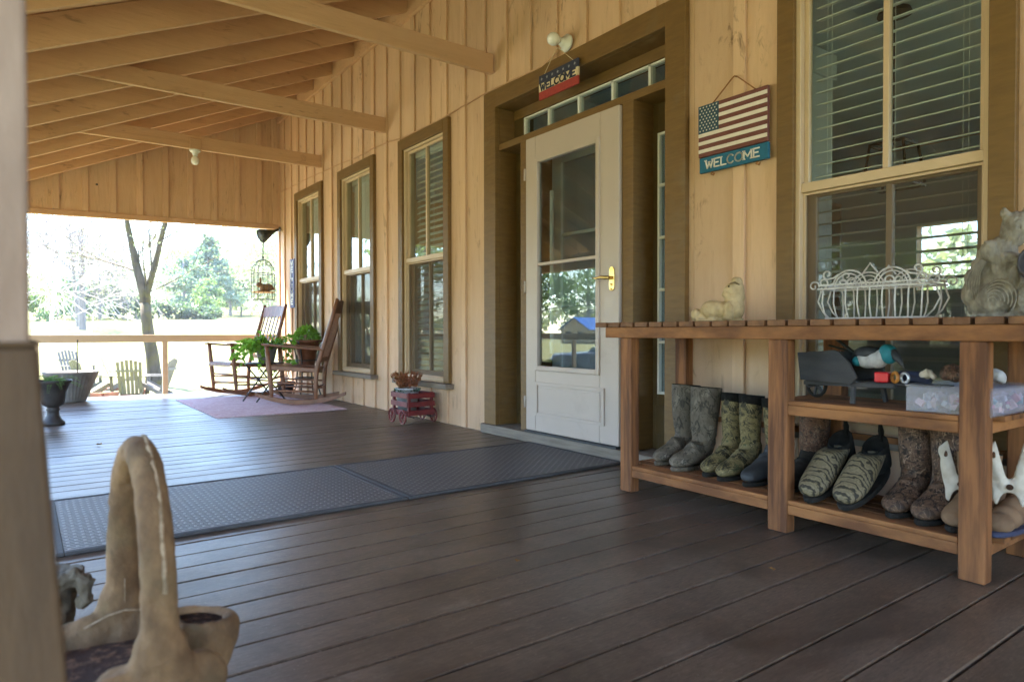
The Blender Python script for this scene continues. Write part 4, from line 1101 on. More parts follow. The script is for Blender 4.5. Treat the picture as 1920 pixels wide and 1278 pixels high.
# ------------------------------------------------------------------ signs on the wall
SEG = {'W':([(0,1),(.2,0),(.4,.72),(.6,0),(.8,1)],), 'E':([(.62,1),(0.06,1),(.06,0),(.62,0)],[(.06,.52),(.5,.52)]), 'L':([(.06,1),(.06,0),(.6,0)],),
       'C':([(.40+.36*math.cos(t),.5+.5*math.sin(t)) for t in [rad(45+270*i/14) for i in range(15)]],), 'O':([(.40+.38*math.cos(t),.5+.5*math.sin(t)) for t in [rad(360*i/18) for i in range(19)]],),
       'M':([(.04,0),(.04,1),(.42,.3),(.8,1),(.8,0)],)}
SER = {'W':[(0,1),(.8,1),(.4,.76)], 'M':[(.04,0),(.8,0),(.02,1),(.82,1)], 'L':[(.06,1)], 'E':[]}
def word(mb, txt, y0, z0, h, wtot, x, th, depth=.003, serif=True):
    """letters on a plane facing -x, reading towards -y"""
    ws = {'W':.92,'M':.96,'C':.86,'O':.9,'E':.74,'L':.7}
    tot = sum(ws[c] for c in txt); k = wtot/tot; cur = 0
    for c in txt:
        for pl in SEG[c]:
            for a,b in zip(pl[:-1],pl[1:]):
                A = (x, y0-cur-a[0]*k, z0+a[1]*h); B = (x, y0-cur-b[0]*k, z0+b[1]*h)
                d = Vector(B)-Vector(A); e = d.normalized()*th*.35
                mb.beam(Vector(A)-e, Vector(B)+e, depth, th, d.cross(Vector((1,0,0))))
        if serif:
            for p in SER.get(c,[]): mb.beam((x,y0-cur-(p[0]-.14)*k,z0+p[1]*h),(x,y0-cur-(p[0]+.14)*k,z0+p[1]*h),depth,th*.8)
        cur += ws[c]*k
FS = thing('flag_welcome_sign', 'wooden stars and stripes sign with a blue WELCOME board, hung by twine on the wall', 'sign', (2.83,2.045,1.58))
fx = lambda mb: mb.xf(Matrix.Translation((-2.83,-2.045,-1.58)))
ya, yb, z0, z1 = 1.850, 2.248, 1.660, 1.922
m = MB(); m.box(2.830,2.848,ya,yb,z0,z1); fx(m).build('flag_board', m_flagred, FS, bevel=.003)
m = MB(); sh = (z1-z0)/13
for i in range(1,13,2): m.box(2.8285,2.8298,ya+.0015,(yb-.0015 if i > 6 else yb-.125),z1-(i+1)*sh+.001,z1-i*sh-.001)
fx(m).build('white_stripes', m_flagwhite, FS)
m = MB(); m.box(2.828,2.8297,yb-.125,yb-.001,z1-7*sh,z1-.001); fx(m).build('blue_canton', m_flagblue, FS)
m = MB()
for r in range(9):
    for c in range(6 if r % 2 == 0 else 5):
        cy_ = yb-.0125-(c+(0 if r % 2 == 0 else .5))*.0200; cz_ = z1-.0115-r*.0147
        pts = [(cy_+(.0054 if q % 2 == 0 else .0023)*math.sin(PI*q/5), cz_+(.0054 if q % 2 == 0 else .0023)*math.cos(PI*q/5)) for q in range(10)]
        m.prism(pts,'x',2.8268,2.8279)
fx(m).build('stars', m_flagwhite, FS)
m = MB(); m.box(2.828,2.846,1.845,2.240,1.578,1.656); fx(m).build('welcome_board', m_signblue, FS, bevel=.003)
m = MB(); word(m,'WELCOME',2.200,1.597,.040,.315,2.8268,.0068); fx(m).build('welcome_lettering', m_flagwhite, FS)
m = MB(); m.tube([(2.838,2.175,1.915),(2.842,2.05,2.018),(2.842,2.04,2.022),(2.842,2.028,2.018),(2.838,1.915,1.918)],.0032,6); fx(m).build('twine', m_rust, FS, smooth=True)
for yy in (2.165,1.905):
    m = MB(); m.tube([(2.838,yy,1.578),(2.836,yy+.008,1.566),(2.838,yy-.004,1.560),(2.838,yy-.010,1.57)],.005,6)
    fx(m).build('twine_knot', m_rust, FS, smooth=True)
m = MB(); m.tube([(2.842,2.04,2.022),(2.882,2.04,2.022)],.003,6); fx(m).build('nail', m_iron, FS)

S2 = thing('small_welcome_sign', 'small navy, cream and red WELCOME sign hanging above the door', 'sign', (2.805,3.345,2.31), 0)
s2 = lambda mb: mb.xf(Matrix.Translation((-2.805,-3.345,-2.31)))
ya, yb = 3.150, 3.540
m = MB(); m.box(2.805,2.818,ya,yb,2.415,2.468); s2(m).build('navy_band', m_navy, S2, bevel=.002)
m = MB(); m.box(2.805,2.818,ya,yb,2.3615,2.4145); s2(m).build('cream_band', m_signcream, S2)
m = MB(); m.box(2.805,2.818,ya,yb,2.308,2.361); s2(m).build('red_band', m_signred, S2, bevel=.002)
m = MB(); word(m,'WELCOME',3.522,2.3665,.042,.355,2.8035,.0095); s2(m).build('welcome_lettering', m_navy, S2)
m = MB()
for k in range(7):
    cy_, cz_ = yb-.03-k*.055, 2.441
    pts = [(cy_+(.011 if q % 2 == 0 else .0045)*math.sin(PI*q/5), cz_+(.011 if q % 2 == 0 else .0045)*math.cos(PI*q/5)) for q in range(10)]
    m.prism(pts,'x',2.8030,2.8048)
s2(m).build('stars', pm('faded_star',(.33,.33,.36),(.22,.22,.27),(60,60,60),.8,0), S2)
m = MB(); m.tube([(2.811,3.49,2.468),(2.80,3.36,2.585),(2.80,3.345,2.592),(2.80,3.33,2.585),(2.811,3.20,2.468)],.002,6); s2(m).build('hanging_string', m_signcream, S2, smooth=True)

def bulb_light(name, label, loc, rot):
    t = thing(name, label, 'light', loc); t.rotation_euler = rot
    m = MB(); m.lathe([(.056,0),(.056,.010),(.050,.018),(.034,.028),(.026,.045),(.024,.058),(.001,.058)],(0,0,0),24); m.build('porcelain_socket', m_white, t, smooth=True)
    m = MB(); m.lathe([(.012,.058),(.018,.066),(.030,.080),(.039,.098),(.041,.115),(.036,.135),(.022,.150),(.001,.156)],(0,0,0),20); m.build('bulb', m_bulb, t, smooth=True)
    return t
bulb_light('wall_light', 'bare round bulb in a porcelain socket above the door', (2.860,3.318,2.625), (0,rad(-90),0))
bulb_light('ceiling_light', 'bare round bulb hanging under the far collar tie', (1.497,7.735,2.688), (PI,0,0))
cb = MB(); cb.box(1.44,1.55,7.695,7.714,2.69,2.80); o = cb.xf(Matrix.Translation((-1.497,-7.70,-2.69))).build('junction_box', m_rafter, None, bevel=.003); o.location = (1.497,7.70,2.69)
tag(o, 'small tan junction box on the far collar tie above the bulb', 'junction box')
cd = MB(); cp = [(3.33,2.605),(3.55,2.545),(3.9,2.555),(4.27,2.573),(4.6,2.562),(5.0,2.546),(5.3,2.553),(5.6,2.552),(5.95,2.585),(6.3,2.60),(6.7,2.592),(7.1,2.62),(7.6,2.63),(8.2,2.65),(9.2,2.66)]
cd.tube([(2.853 if yy > 4.2 else 2.836,yy,zz) for yy,zz in cp],.0055,6)
o = cd.xf(Matrix.Translation((-2.853,-3.33,-2.6))).build('electric_cord', m_rafter, None, smooth=True); o.location = (2.853,3.33,2.6); tag(o, 'thin cord tacked along the wall above the windows to the bulb', 'cord')
VS = thing('vertical_sign', 'narrow blue vertical sign with white letters on the wall at the far corner', 'sign', (2.838,8.74,1.08))
m = MB(); m.box(0,.018,-.085,.085,0,.63); m.build('board', m_vsign, VS, bevel=.002)
m = MB()
for i,c in enumerate('WELCOME'):
    word(m,c,.05,.545-.083*i,.062,.10,-.0015,.016,.003,False)
m.build('lettering', m_white, VS)

# cone lamp, bird cage and rabbit at the far corner
CL = thing('cone_lamp', 'dark metal cone floodlight on the wall at the far corner', 'lamp', (2.86,9.30,2.165))
a = Vector((-.03,-.01,-.01)); d = Vector((-.30,-.10,-.14)).normalized()
m = MB(); m.lathe([(.035,0),(.035,.01),(.001,.011)],(0,0,0),16); m.xf(Matrix.Rotation(rad(-90),4,'Y')).build('wall_plate', m_iron, CL)
m = MB(); m.tube([a, a+d*.06, a+d*.10, a+d*.28, a+d*.285],[.018,.02,.035,.095,.088],18,False); m.tube([a+d*.279,a+d*.2,a+d*.11],[.085,.06,.03],18); m.build('cone_shade', m_char, CL, smooth=True)
CG = thing('bird_cage', 'domed wire bird cage hanging at the far corner of the porch', 'cage', (2.575,9.1,1.19))
rc = .145; m = MB()
for i in range(14):
    t = 2*PI*i/14; c_, s_ = math.cos(t), math.sin(t)
    m.tube([(rc*c_,rc*s_,0),(rc*c_,rc*s_,.34)]+[(rc*math.cos(q)*c_,rc*math.cos(q)*s_,.34+.19*math.sin(q)) for q in [PI/2*k/6 for k in range(1,7)]],.0034,5)
for zz in (.004,.34): m.tube([(rc*math.cos(2*PI*i/28),rc*math.sin(2*PI*i/28),zz) for i in range(28)],.0045,5,closed=True)
m.tube([(rc*.8*math.cos(2*PI*i/24),rc*.8*math.sin(2*PI*i/24),.455) for i in range(24)],.003,5,closed=True)
m.build('wires', m_iron, CG, smooth=True)
m = MB(); m.lathe([(rc,.096),(rc,.106),(.001,.106)],(0,0,0),24); m.build('shelf', m_rafter, CG)
m = MB(); m.tube([(0,0,.53),(0,0,.66),(.012,.01,.80)],.006,6); m.ball((0,0,.56),(.014,.014,.02),8,6); m.build('hanger', m_iron, CG, smooth=True)
RB = thing('rabbit_figure', 'small brown rabbit figure sitting inside the hanging cage', 'rabbit figure', (2.60,9.08,1.2965), rad(160))
mb = MB()
for p,r in (((-.03,0,.055),(.07,.05,.052)),((.02,0,.055),(.055,.045,.05)),((.085,0,.09),(.034,.03,.032)),((.065,.012,.15),(.012,.01,.04)),((.06,-.014,.15),(.012,.01,.042)),((.05,0,.075),(.035,.032,.035)),((.07,0,.01),(.03,.035,.012)),((-.10,0,.04),(.02,.02,.02))): mb.ball(p,r,12,8)
blob(mb,'body',pm('rabbit_brown',(.24,.145,.08),(.17,.10,.055),(30,30,30),.8,.3),RB,.005,3)
# ------------------------------------------------------------------ rocking chairs (local +x is forward)
def make_rocker(label, loc, rz_):
    t = thing('rocking_chair', label, 'rocking chair', loc, rz_, 'wooden rocking chairs on the porch')
    HW = .27
    Rk = 1.15
    def arc(x): return Rk-math.sqrt(Rk*Rk-(x+.06)**2)+.018
    for s in (-1,1):
        m = MB(); xs_ = [-.52+.92*i/16 for i in range(17)]; top = [(x,arc(x)+.018+ (.012 if -.4<x<.33 else 0)) for x in xs_]; bot = [(x,arc(x)-.018) for x in xs_]
        m.prism(bot+top[::-1],'y',s*HW-.016,s*HW+.016); m.build('rocker', m_chair, t, bevel=.004)
    for s in (-1,1):
        m = MB(); m.tube([(.235,s*HW,arc(.235)),(.240,s*HW,.14),(.255,s*HW,.30),(.268,s*HW,.44),(.285,s*HW,.615)],[.015,.021,.025,.025,.021],10); m.build('front_leg', m_chair, t, smooth=True)
        m = MB(); m.tube([(-.21,s*HW*.96,arc(-.21)),(-.205,s*HW*.95,.16),(-.215,s*HW*.93,.36),(-.29,s*HW*.90,.62),(-.37,s*HW*.90,.88),(-.435,s*HW*.90,1.105)],[.017,.022,.024,.024,.022,.018],10); m.build('back_post', m_chair, t, smooth=True)
        m = MB(); m.hexa([(-.29,s*HW-.028,.560),(.33,s*HW-.042,.616),(.33,s*HW+.042,.616),(-.29,s*HW+.028,.560),(-.29,s*HW-.028,.578),(.33,s*HW-.042,.640),(.33,s*HW+.042,.640),(-.29,s*HW+.028,.578)]); m.build('arm', m_chair, t, bevel=.007)
        for za,zb_ in ((.15,.13),(.235,.21)):
            m = MB(); m.tube([(.24,s*HW,za),(0,s*HW,(za+zb_)/2),(-.205,s*HW*.95,zb_)],[.009,.013,.009],8); m.build('stretcher', m_chair, t, smooth=True)
        m = MB(); m.beam((.255,s*HW*.96,.385),(-.215,s*HW*.93,.355),.022,.045); m.build('seat_rail', m_chair, t, bevel=.004)
    for x,z in ((.243,.17),(.25,.265),(-.208,.17)):
        m = MB(); m.tube([(x,-HW,z),(x,0,z),(x,HW,z)],[.009,.013,.009],8); m.build('stretcher', m_chair, t, smooth=True)
    prof = [(.305,.375),(.295,.405),(.25,.415),(.18,.408),(.08,.392),(-.02,.378),(-.12,.37),(-.205,.37)]
    for i in range(11):
        y0 = -HW+.01+i*(2*HW-.02)/11; m = MB()
        p2 = prof+[(x,z-.018) for x,z in prof[::-1]]
        m.prism(p2,'y',y0,y0+(2*HW-.02)/11-.004)
        if i == 0: acc = m
        else: acc.add(m.v,m.f)
    acc.build('seat', m_chair, t, bevel=.003, seg=1)
    def bp_(z): return -.215-(z-.36)*.285 if z < .62 else -.29-(z-.62)*.30
    m = MB(); N = 10; pts = [(-HW*.88+2*HW*.88*i/N) for i in range(N+1)]
    for i in range(N):
        z0, z1 = 1.075+.022*(1-(pts[i]/(HW*.88))**2), 1.075+.022*(1-(pts[i+1]/(HW*.88))**2); xa = bp_(.97); xb_ = bp_(1.07)
        cv = lambda y: -.018*(1-(y/(HW*.88))**2)
        m.hexa([(xa-.009+cv(pts[i]),pts[i],.955),(xa+.009+cv(pts[i]),pts[i],.955),(xa+.009+cv(pts[i+1]),pts[i+1],.955),(xa-.009+cv(pts[i+1]),pts[i+1],.955),(xb_-.009+cv(pts[i]),pts[i],z0),(xb_+.009+cv(pts[i]),pts[i],z0),(xb_+.009+cv(pts[i+1]),pts[i+1],z1),(xb_-.009+cv(pts[i+1]),pts[i+1],z1)])
    m.build('crest_rail', m_chair, t, bevel=.002, seg=1)
    m = MB(); m.beam((bp_(.46),-HW*.9,.46),(bp_(.46),HW*.9,.46),.022,.05); m.build('lower_rail', m_chair, t, bevel=.003)
    for i in range(6):
        y = -HW*.72+2*HW*.72*i/5; m = MB()
        m.beam((bp_(.47),y,.475),(bp_(.75)-.014,y,.75),.026,.011,(1,0,0)); m.beam((bp_(.75)-.014,y,.75),(bp_(.97)-.012,y,.962),.026,.011,(1,0,0)); m.build('back_slat', m_chair, t, bevel=.002, seg=1)
    return t
rkA = make_rocker('brown slatted rocking chair nearer the far railing, its back to the house corner', (2.17,8.52,.003), math.atan2(-.25,-.97))
rkB = dup(rkA, (2.43,7.22,.0105), math.atan2(.50,-.86), 'brown slatted rocking chair seen side on beside the second window')
for c in rkB.children: pass

# folding side table and trailing plant
ST = thing('folding_table', 'small round black folding table between the rocking chairs', 'table', (2.16,7.60,.0105), rad(20))
m = MB(); m.lathe([(.001,.405),(.205,.405),(.212,.412),(.205,.420),(.001,.420)],(0,0,0),32); m.build('top', m_iron, ST)
for s in (-1,1):
    m = MB(); m.tube([(-.19,s*.12,.004),(.17,s*.12,.404)],.009,8); m.build('leg', m_iron, ST, smooth=True)
    m = MB(); m.tube([(.19,s*.10,.004),(-.17,s*.10,.404)],.009,8); m.build('leg', m_iron, ST, smooth=True)
m = MB()
for x,z,w_ in ((-.10,.10,.12),(.10,.10,.10)): m.tube([(x,-w_,z),(x,w_,z)],.007,6)
m.build('cross_bar', m_iron, ST, smooth=True)
PV = thing('trailing_plant', 'bright green trailing vine in a grey pot on the folding table', 'potted plant', (2.18,7.60,.4315), 0)
m = MB(); m.lathe([(.075,0),(.085,.02),(.115,.16),(.128,.185),(.118,.185),(.10,.165),(.001,.160)],(0,0,0),24); m.build('pot', m_tub, PV, smooth=True)
m = MB(); vn = MB()
for i in range(58):
    a = R.uniform(0,2*PI) if i % 3 else R.uniform(2.4,4.6); r = .03; p = Vector((r*math.cos(a),r*math.sin(a),.165)); L = R.uniform(.16,.42)
    d = Vector((math.cos(a),math.sin(a),R.uniform(.5,1.7))).normalized(); pts = [p.copy()]
    n = int(L/.03)
    for k in range(n):
        d = (d+Vector((0,0,-.17))+rv()*.15).normalized(); p = p+d*.032; pts.append(p.copy())
        if k > 0 and R.random() < .85:
            s_ = rv(); dd = (d*.4+s_*.8+Vector((math.cos(a)*.4,math.sin(a)*.4,-.25))).normalized(); leaf(m,p,dd,rv()+Vector((0,0,1)),R.uniform(.05,.085),R.uniform(.045,.075))
    vn.tube(pts,.0025,4,False)
m.build('leaves', m_leafA, PV); vn.build('stems', m_leafA, PV)

# iron plant stand with a copper pot
PS = thing('plant_stand', 'tall black iron plant stand against the wall behind the near rocking chair', 'plant stand', (2.66,7.68,.002), 0)
for i in range(4):
    a = PI/4+PI/2*i; c_, s_ = math.cos(a), math.sin(a)
    m = MB(); m.tube([(r*c_,r*s_,z) for r,z in ((.185,.004),(.165,.05),(.13,.16),(.12,.30),(.125,.46),(.15,.56),(.19,.63),(.205,.655))],.0085,6); m.build('leg', m_iron, PS, smooth=True)
m = MB()
for r,z in ((.125,.235),(.124,.44)): m.tube([(r*math.cos(2*PI*i/28),r*math.sin(2*PI*i/28),z) for i in range(28)],.007,6,closed=True)
m.build('ring', m_iron, PS, smooth=True)
CP = thing('copper_planter', 'aged copper cone planter with a bushy green plant on the iron stand', 'potted plant', (2.66,7.68,.30), 0)
m = MB(); m.lathe([(.075,0),(.082,.05),(.105,.22),(.15,.34),(.172,.372),(.165,.375),(.14,.34),(.001,.33)],(0,0,0),28); m.build('pot', m_copper, CP, smooth=True)
m = MB()
for i in range(320):
    d = rv(); d.z = abs(d.z); p = Vector((d.x*.12,d.y*.12,.35+d.z*.16)); leaf(m,p,(d+rv()*.5),rv(),R.uniform(.035,.06),R.uniform(.03,.045))
m.build('leaves', m_leafA, CP)
FP = thing('floor_plant', 'spindly leafy plant in a small dark pot by the plant stand', 'potted plant', (2.52,8.02,.0105), 0)
m = MB(); m.lathe([(.07,0),(.10,.15),(.11,.17),(.10,.17),(.09,.15),(.001,.14)],(0,0,0),20); m.build('pot', m_urn, FP, smooth=True)
m = MB(); vn = MB()
for i in range(15):
    a = R.uniform(0,2*PI); d = Vector((math.cos(a)*.4,math.sin(a)*.4,1)).normalized(); p = Vector((0,0,.14)); pts = [p.copy()]
    for k in range(7):
        d = (d+rv()*.16+Vector((math.cos(a),math.sin(a),-.2))*.06).normalized(); p = p+d*.045; pts.append(p.copy())
        if k > 2: leaf(m,p,(d+rv()*.9),rv(),R.uniform(.05,.09),.05)
    vn.tube(pts,.003,4,False)
m.build('leaves', m_leafA, FP); vn.build('stems', m_twig, FP)

# ------------------------------------------------------------------ red wagon planter
WG = thing('wagon_planter', 'small red slatted wooden wagon planter on the deck below the third window', 'wagon', (2.675,5.105,.002), 0)
hx, hy = .125, .155
for s in (-1,1):
    for z in (.075,.145,.215):
        m = MB(); m.box(-hx,hx,s*hy-.006,s*hy+.006,z,z+.042); m.build('side_slat', m_wagon, WG, bevel=.002)
        m = MB(); m.box(s*hx-.006,s*hx+.006,-hy+.007,hy-.007,z,z+.042); m.build('end_slat', m_wagon, WG, bevel=.002)
    for e in (-1,1):
        m = MB(); m.box(s*(hx-.019)-.0115,s*(hx-.019)+.0115,e*(hy-.019)-.0115,e*(hy-.019)+.0115,.07,.262); m.build('corner_post', m_wagon, WG, bevel=.002)
m = MB(); m.box(-hx+.008,hx-.008,-hy+.008,hy-.008,.078,.088); m.build('floor_board', m_wagon, WG)
for s in (-1,1):
    m = MB(); m.tube([(s*.085,-hy-.03,.062),(s*.085,hy+.03,.062)],.006,6); m.build('axle', m_iron, WG)
    for e in (-1,1):
        c = (s*.085, e*(hy+.022), .062)
        c = (s*(hx+.02), e*.098, .062)
        m = MB(); m.tube([(c[0],c[1]+.055*math.cos(2*PI*i/24),c[2]+.055*math.sin(2*PI*i/24)) for i in range(24)],.0068,8,closed=True); wl = m.build('wheel', m_wagon, WG, smooth=True)
        m = MB()
        for i in range(3): a = PI*i/3; m.beam((c[0],c[1]-.052*math.cos(a),c[2]-.052*math.sin(a)),(c[0],c[1]+.052*math.cos(a),c[2]+.052*math.sin(a)),.006,.006,(1,0,0))
        m.ball(c,(.012,.012,.012),8,6); o = m.build('spokes', m_wagon, wl)
RP = thing('russet_plant', 'reddish leafy plant in a white metal bucket standing in the red wagon', 'potted plant', (2.655,5.165,.0905), 0)
m = MB(); m.lathe([(.075,0),(.10,.19),(.105,.20),(.095,.198),(.085,.17),(.001,.165)],(0,0,0),24); m.build('bucket', m_galv, RP, smooth=True)
m = MB()
for i in range(70):
    a = R.uniform(0,2*PI); d = Vector((math.cos(a)*R.uniform(.2,.9),math.sin(a)*R.uniform(.2,.9),1)).normalized(); p = Vector((.04*math.cos(a),.04*math.sin(a),.18))
    for k in range(4):
        p = p+d*.032; leaf(m,p,d+rv()*.6,rv(),R.uniform(.03,.06),.022)
m.build('leaves', m_leafR, RP)
m = MB()
for i in range(80):
    a = R.uniform(0,2*PI); p = Vector((.08*math.cos(a),.08*math.sin(a),.18)); leaf(m,p,Vector((math.cos(a),math.sin(a),R.uniform(-.2,.6))),rv(),.04,.025)
m.build('low_leaves', m_leafD, RP)

# ------------------------------------------------------------------ urn, fluted tub, stake at the left
UR = thing('pedestal_urn', 'black footed urn on the deck near the left post', 'urn', (.203,6.757,.002), 0); UR.scale = (.74,.74,.96)
m = MB(); m.lathe([(.115,0),(.115,.02),(.085,.045),(.062,.085),(.056,.115),(.07,.13),(.055,.145),(.065,.155),(.105,.175),(.118,.21),(.132,.28),(.160,.345),(.19,.372),(.19,.385),(.17,.385),(.15,.35),(.12,.32),(.001,.315)],(0,0,0),36); m.build('body', m_urn, UR, smooth=True)
m = MB(); m.lathe([(.15,.349),(.001,.352)],(0,0,0),24); m.build('soil', m_soil, UR)
FN = thing('fern', 'pale green arching fern growing in the black urn', 'fern', (.203,6.757,.342), 0); FN.scale = (.8,.8,.8)
m = MB()
for i in range(26):
    a = R.uniform(0,2*PI); d = Vector((math.cos(a)*.8,math.sin(a)*.8,R.uniform(.25,.9))).normalized(); p = Vector((0,0,.0)); 
    for k in range(12):
        d = (d+Vector((0,0,-.11))).normalized(); p = p+d*.024
        s_ = d.cross(Vector((0,0,1))).normalized()
        for e in (-1,1): leaf(m,p,(s_*e+d*.5),Vector((0,0,1)),.045*(1-k/16),.014)
m.build('fronds', m_leafB, FN)
FT = thing('fluted_tub', 'large grey fluted planter tub on the deck by the far railing', 'tub', (.432,8.86,.002), 0); FT.scale = (.83,.83,.89)
m = MB(); m.lathe([(.155,0),(.172,.01),(.18,.04),(.235,.17),(.30,.32),(.318,.355),(.322,.372),(.30,.372),(.275,.34),(.22,.2),(.001,.18)],(0,0,0),144,flute=(36,.022,.03,.33)); m.build('body', m_tub, FT, smooth=True)
SK = MB(); SK.tube([(0,0,0),(0,0,.42),(.004,0,.47)],.006,6); SK.ball((0.004,0,.475),(.009,.009,.009),8,6)
o = SK.build('garden_stake', m_iron, None, smooth=True); o.location = (.50,8.97,.2); tag(o, 'thin dark stake standing in the fluted tub by the railing', 'stake')

# ------------------------------------------------------------------ basket planter in the foreground
Bc = Vector((.140,1.182,.002)); rB = rad(-7.4)          # local +x = to the right in the picture, +y = away
BK = thing('basket_planter', 'tan concrete basket planter with a tall arched handle in the foreground', 'planter', Bc, rB)
mb = MB()
prof = [(.001,0),(.085,0),(.10,.02),(.118,.10),(.135,.19),(.148,.262),(.152,.290),(.148,.302),(.136,.302),(.126,.285),(.118,.20),(.10,.14),(.001,.13)]
def body(z): return 1
s0 = len(mb.v); mb.lathe(prof,(-.052,-.005,0),36,.80,.92)
for i in range(s0,len(mb.v)):
    x,y,z = mb.v[i]
    if z > .25:                                  # rim dips to the left and front, rises at the handle feet
        k = (z-.25)/.05; mb.v[i] = (x,y,z-.012*k*max(0,-(x+.01))/.12+.0*k)
# handle: arch lying in the local y-z plane, near foot to the right
hp = []
for i in range(25):
    q = i/24; a = PI*q
    yy = .118*math.cos(a); zz = .30+.285*math.sin(a)**.78
    xx = .030-.052*(.5-.5*math.cos(a))
    hp.append((xx,-yy,zz))
rr = [.0255-.0030*math.sin(PI*i/24) for i in range(25)]
mb.tube([(hp[0][0],hp[0][1]+.006,.20)]+hp+[(hp[-1][0],hp[-1][1]-.006,.20)],[.048]+rr+[.048],14)
for e,(fx_,fy_) in ((-1,(hp[0][0],hp[0][1])),(1,(hp[-1][0],hp[-1][1]))):
    mb.ball((fx_,fy_,.275),(.052,.030,.055),12,8); mb.ball((fx_-.035*0,fy_,.31),(.038,.03,.05),12,8)
    for sx_ in (-1,1): mb.ball((fx_+sx_*.046,fy_*.92,.258),(.045,.026,.045),12,8)
# side pocket
s1 = len(mb.v)
mb.lathe([(.001,-.11),(.03,-.105),(.056,-.06),(.066,-.01),(.066,.016),(.060,.028),(.050,.032),(.040,.026),(.034,.01),(.031,-.02),(.001,-.026)],(0,0,0),28,1.08,.80)
mb.xf(Matrix.Translation((.083,.040,.268)) @ Matrix.Rotation(rad(8),4,'Y') @ Matrix.Scale(.98,4), s1)
mb.ball((.068,.02,.15),(.048,.05,.11),12,8)
ob = blob(mb,'body',m_concrete,BK,.0036,8,.5,.0013)
m = MB(); m.lathe([(.001,.262),(.05,.264),(.120,.258)],(-.052,-.005,0),28,.80,.9); m.build('soil', m_soil, BK)
m = MB(); m.lathe([(.001,.022),(.040,.022)],(0,0,0),20,1.08,.8); m.xf(Matrix.Translation((.083,.040,.268)) @ Matrix.Rotation(rad(8),4,'Y') @ Matrix.Scale(.98,4)).build('pocket_soil', m_soil, BK)
m_seam = pm('pale_seam', (.46,.33,.21), (.22,.15,.085), (70,70,60), .9, .5, lo=.4, hi=.6)
m = MB(); out = []
for i,(x,y,z) in enumerate(hp[2:15]):
    a = PI*(i+2)/24; n_ = Vector((0,-math.cos(a)*1.25,math.sin(a)*.75)).normalized(); out.append((x+.008+R.uniform(-.0012,.0012), y+n_.y*(rr[i+2]-.0022), z+n_.z*(rr[i+2]-.0022)))
fine = []
for a,b in zip(out[:-1],out[1:]):
    for q in (0,.33,.66): fine.append(tuple(a[k]*(1-q)+b[k]*q+R.uniform(-.0010,.0010) for k in range(3)))
m.tube(fine,[R.choice((.0012,.0022,.0030,.0036)) for _ in fine],6); m.build('handle_seam', m_seam, BK, smooth=True)
m = MB(); y_ = hp[-1][1]-.030
m.tube([(hp[-1][0]+.004,y_+.003,z) for z in (.36,.34,.33,.31)],[.0005,.001,.001,.001],5)
m.tube([(hp[-1][0]-.06,y_+.006,.285),(hp[-1][0]-.02,y_-.002,.305),(hp[-1][0]+.004,y_-.004,.310),(hp[-1][0]+.04,y_-.002,.303)],.0013,5); m.build('rim_seam', m_seam, BK, smooth=True)

OS = thing('stump_ornament', 'grey brown concrete stump ornament behind the basket planter, beside the left post', 'ornament', (.028,1.62,.002), math.atan2(-.589,.808)); OS.scale = (.86,.86,.92)
mb = MB()
mb.lathe([(.001,0),(.085,0),(.075,.03),(.062,.12),(.060,.20),(.068,.27),(.080,.30),(.085,.312),(.072,.312),(.055,.29),(.046,.22),(.001,.20)],(0,0,0),28)
mb.tube([(.06,-.02,.30),(.085,-.015,.315),(.105,-.01,.30),(.102,-.005,.265),(.085,0,.245)],[.018,.02,.02,.017,.012],10)
mb.tube([(-.05,-.04,.30),(-.02,-.06,.312),(.03,-.06,.312),(.07,-.03,.31)],.016,8)
mb.ball((.03,-.05,.10),(.03,.02,.06),8,6); mb.ball((-.04,-.04,.16),(.03,.025,.07),8,6)
blob(mb,'body',m_ornament,OS,.0045,4,.5,.006)

# dry leaves on the deck
m = MB(); leaf(m,(0,0,.006),(1,.3,0),(0,0,1),.030,.020,.3); leaf(m,(.004,.006,.008),(.2,1,.1),(0,0,1),.018,.012,.3)
o = m.build('dry_leaf', pm('dry_leaf',(.36,.2,.06),(.25,.12,.03),(90,90,90),.8,0)); o.location = (1.93,1.235,.001); tag(o,'small curled yellow brown leaf on the bare boards in front of the bench','leaf')
for i,(x,y,s_) in enumerate(((1.32,1.79,.8),(.43,5.3,1.6),(2.36,4.63,.8))):
    l = ('small dry leaf caught in a board gap in front of the rubber mats','dark dry leaf on the open deck between the urn and the red rug','tiny dry leaf on the deck before the door mats near the wall')[i]
    q = o.copy(); q.data = o.data; COL.objects.link(q); q.location = (x,y,.001); q.rotation_euler = (0,0,i*1.9); q.scale = (s_,)*3; q['label'] = l

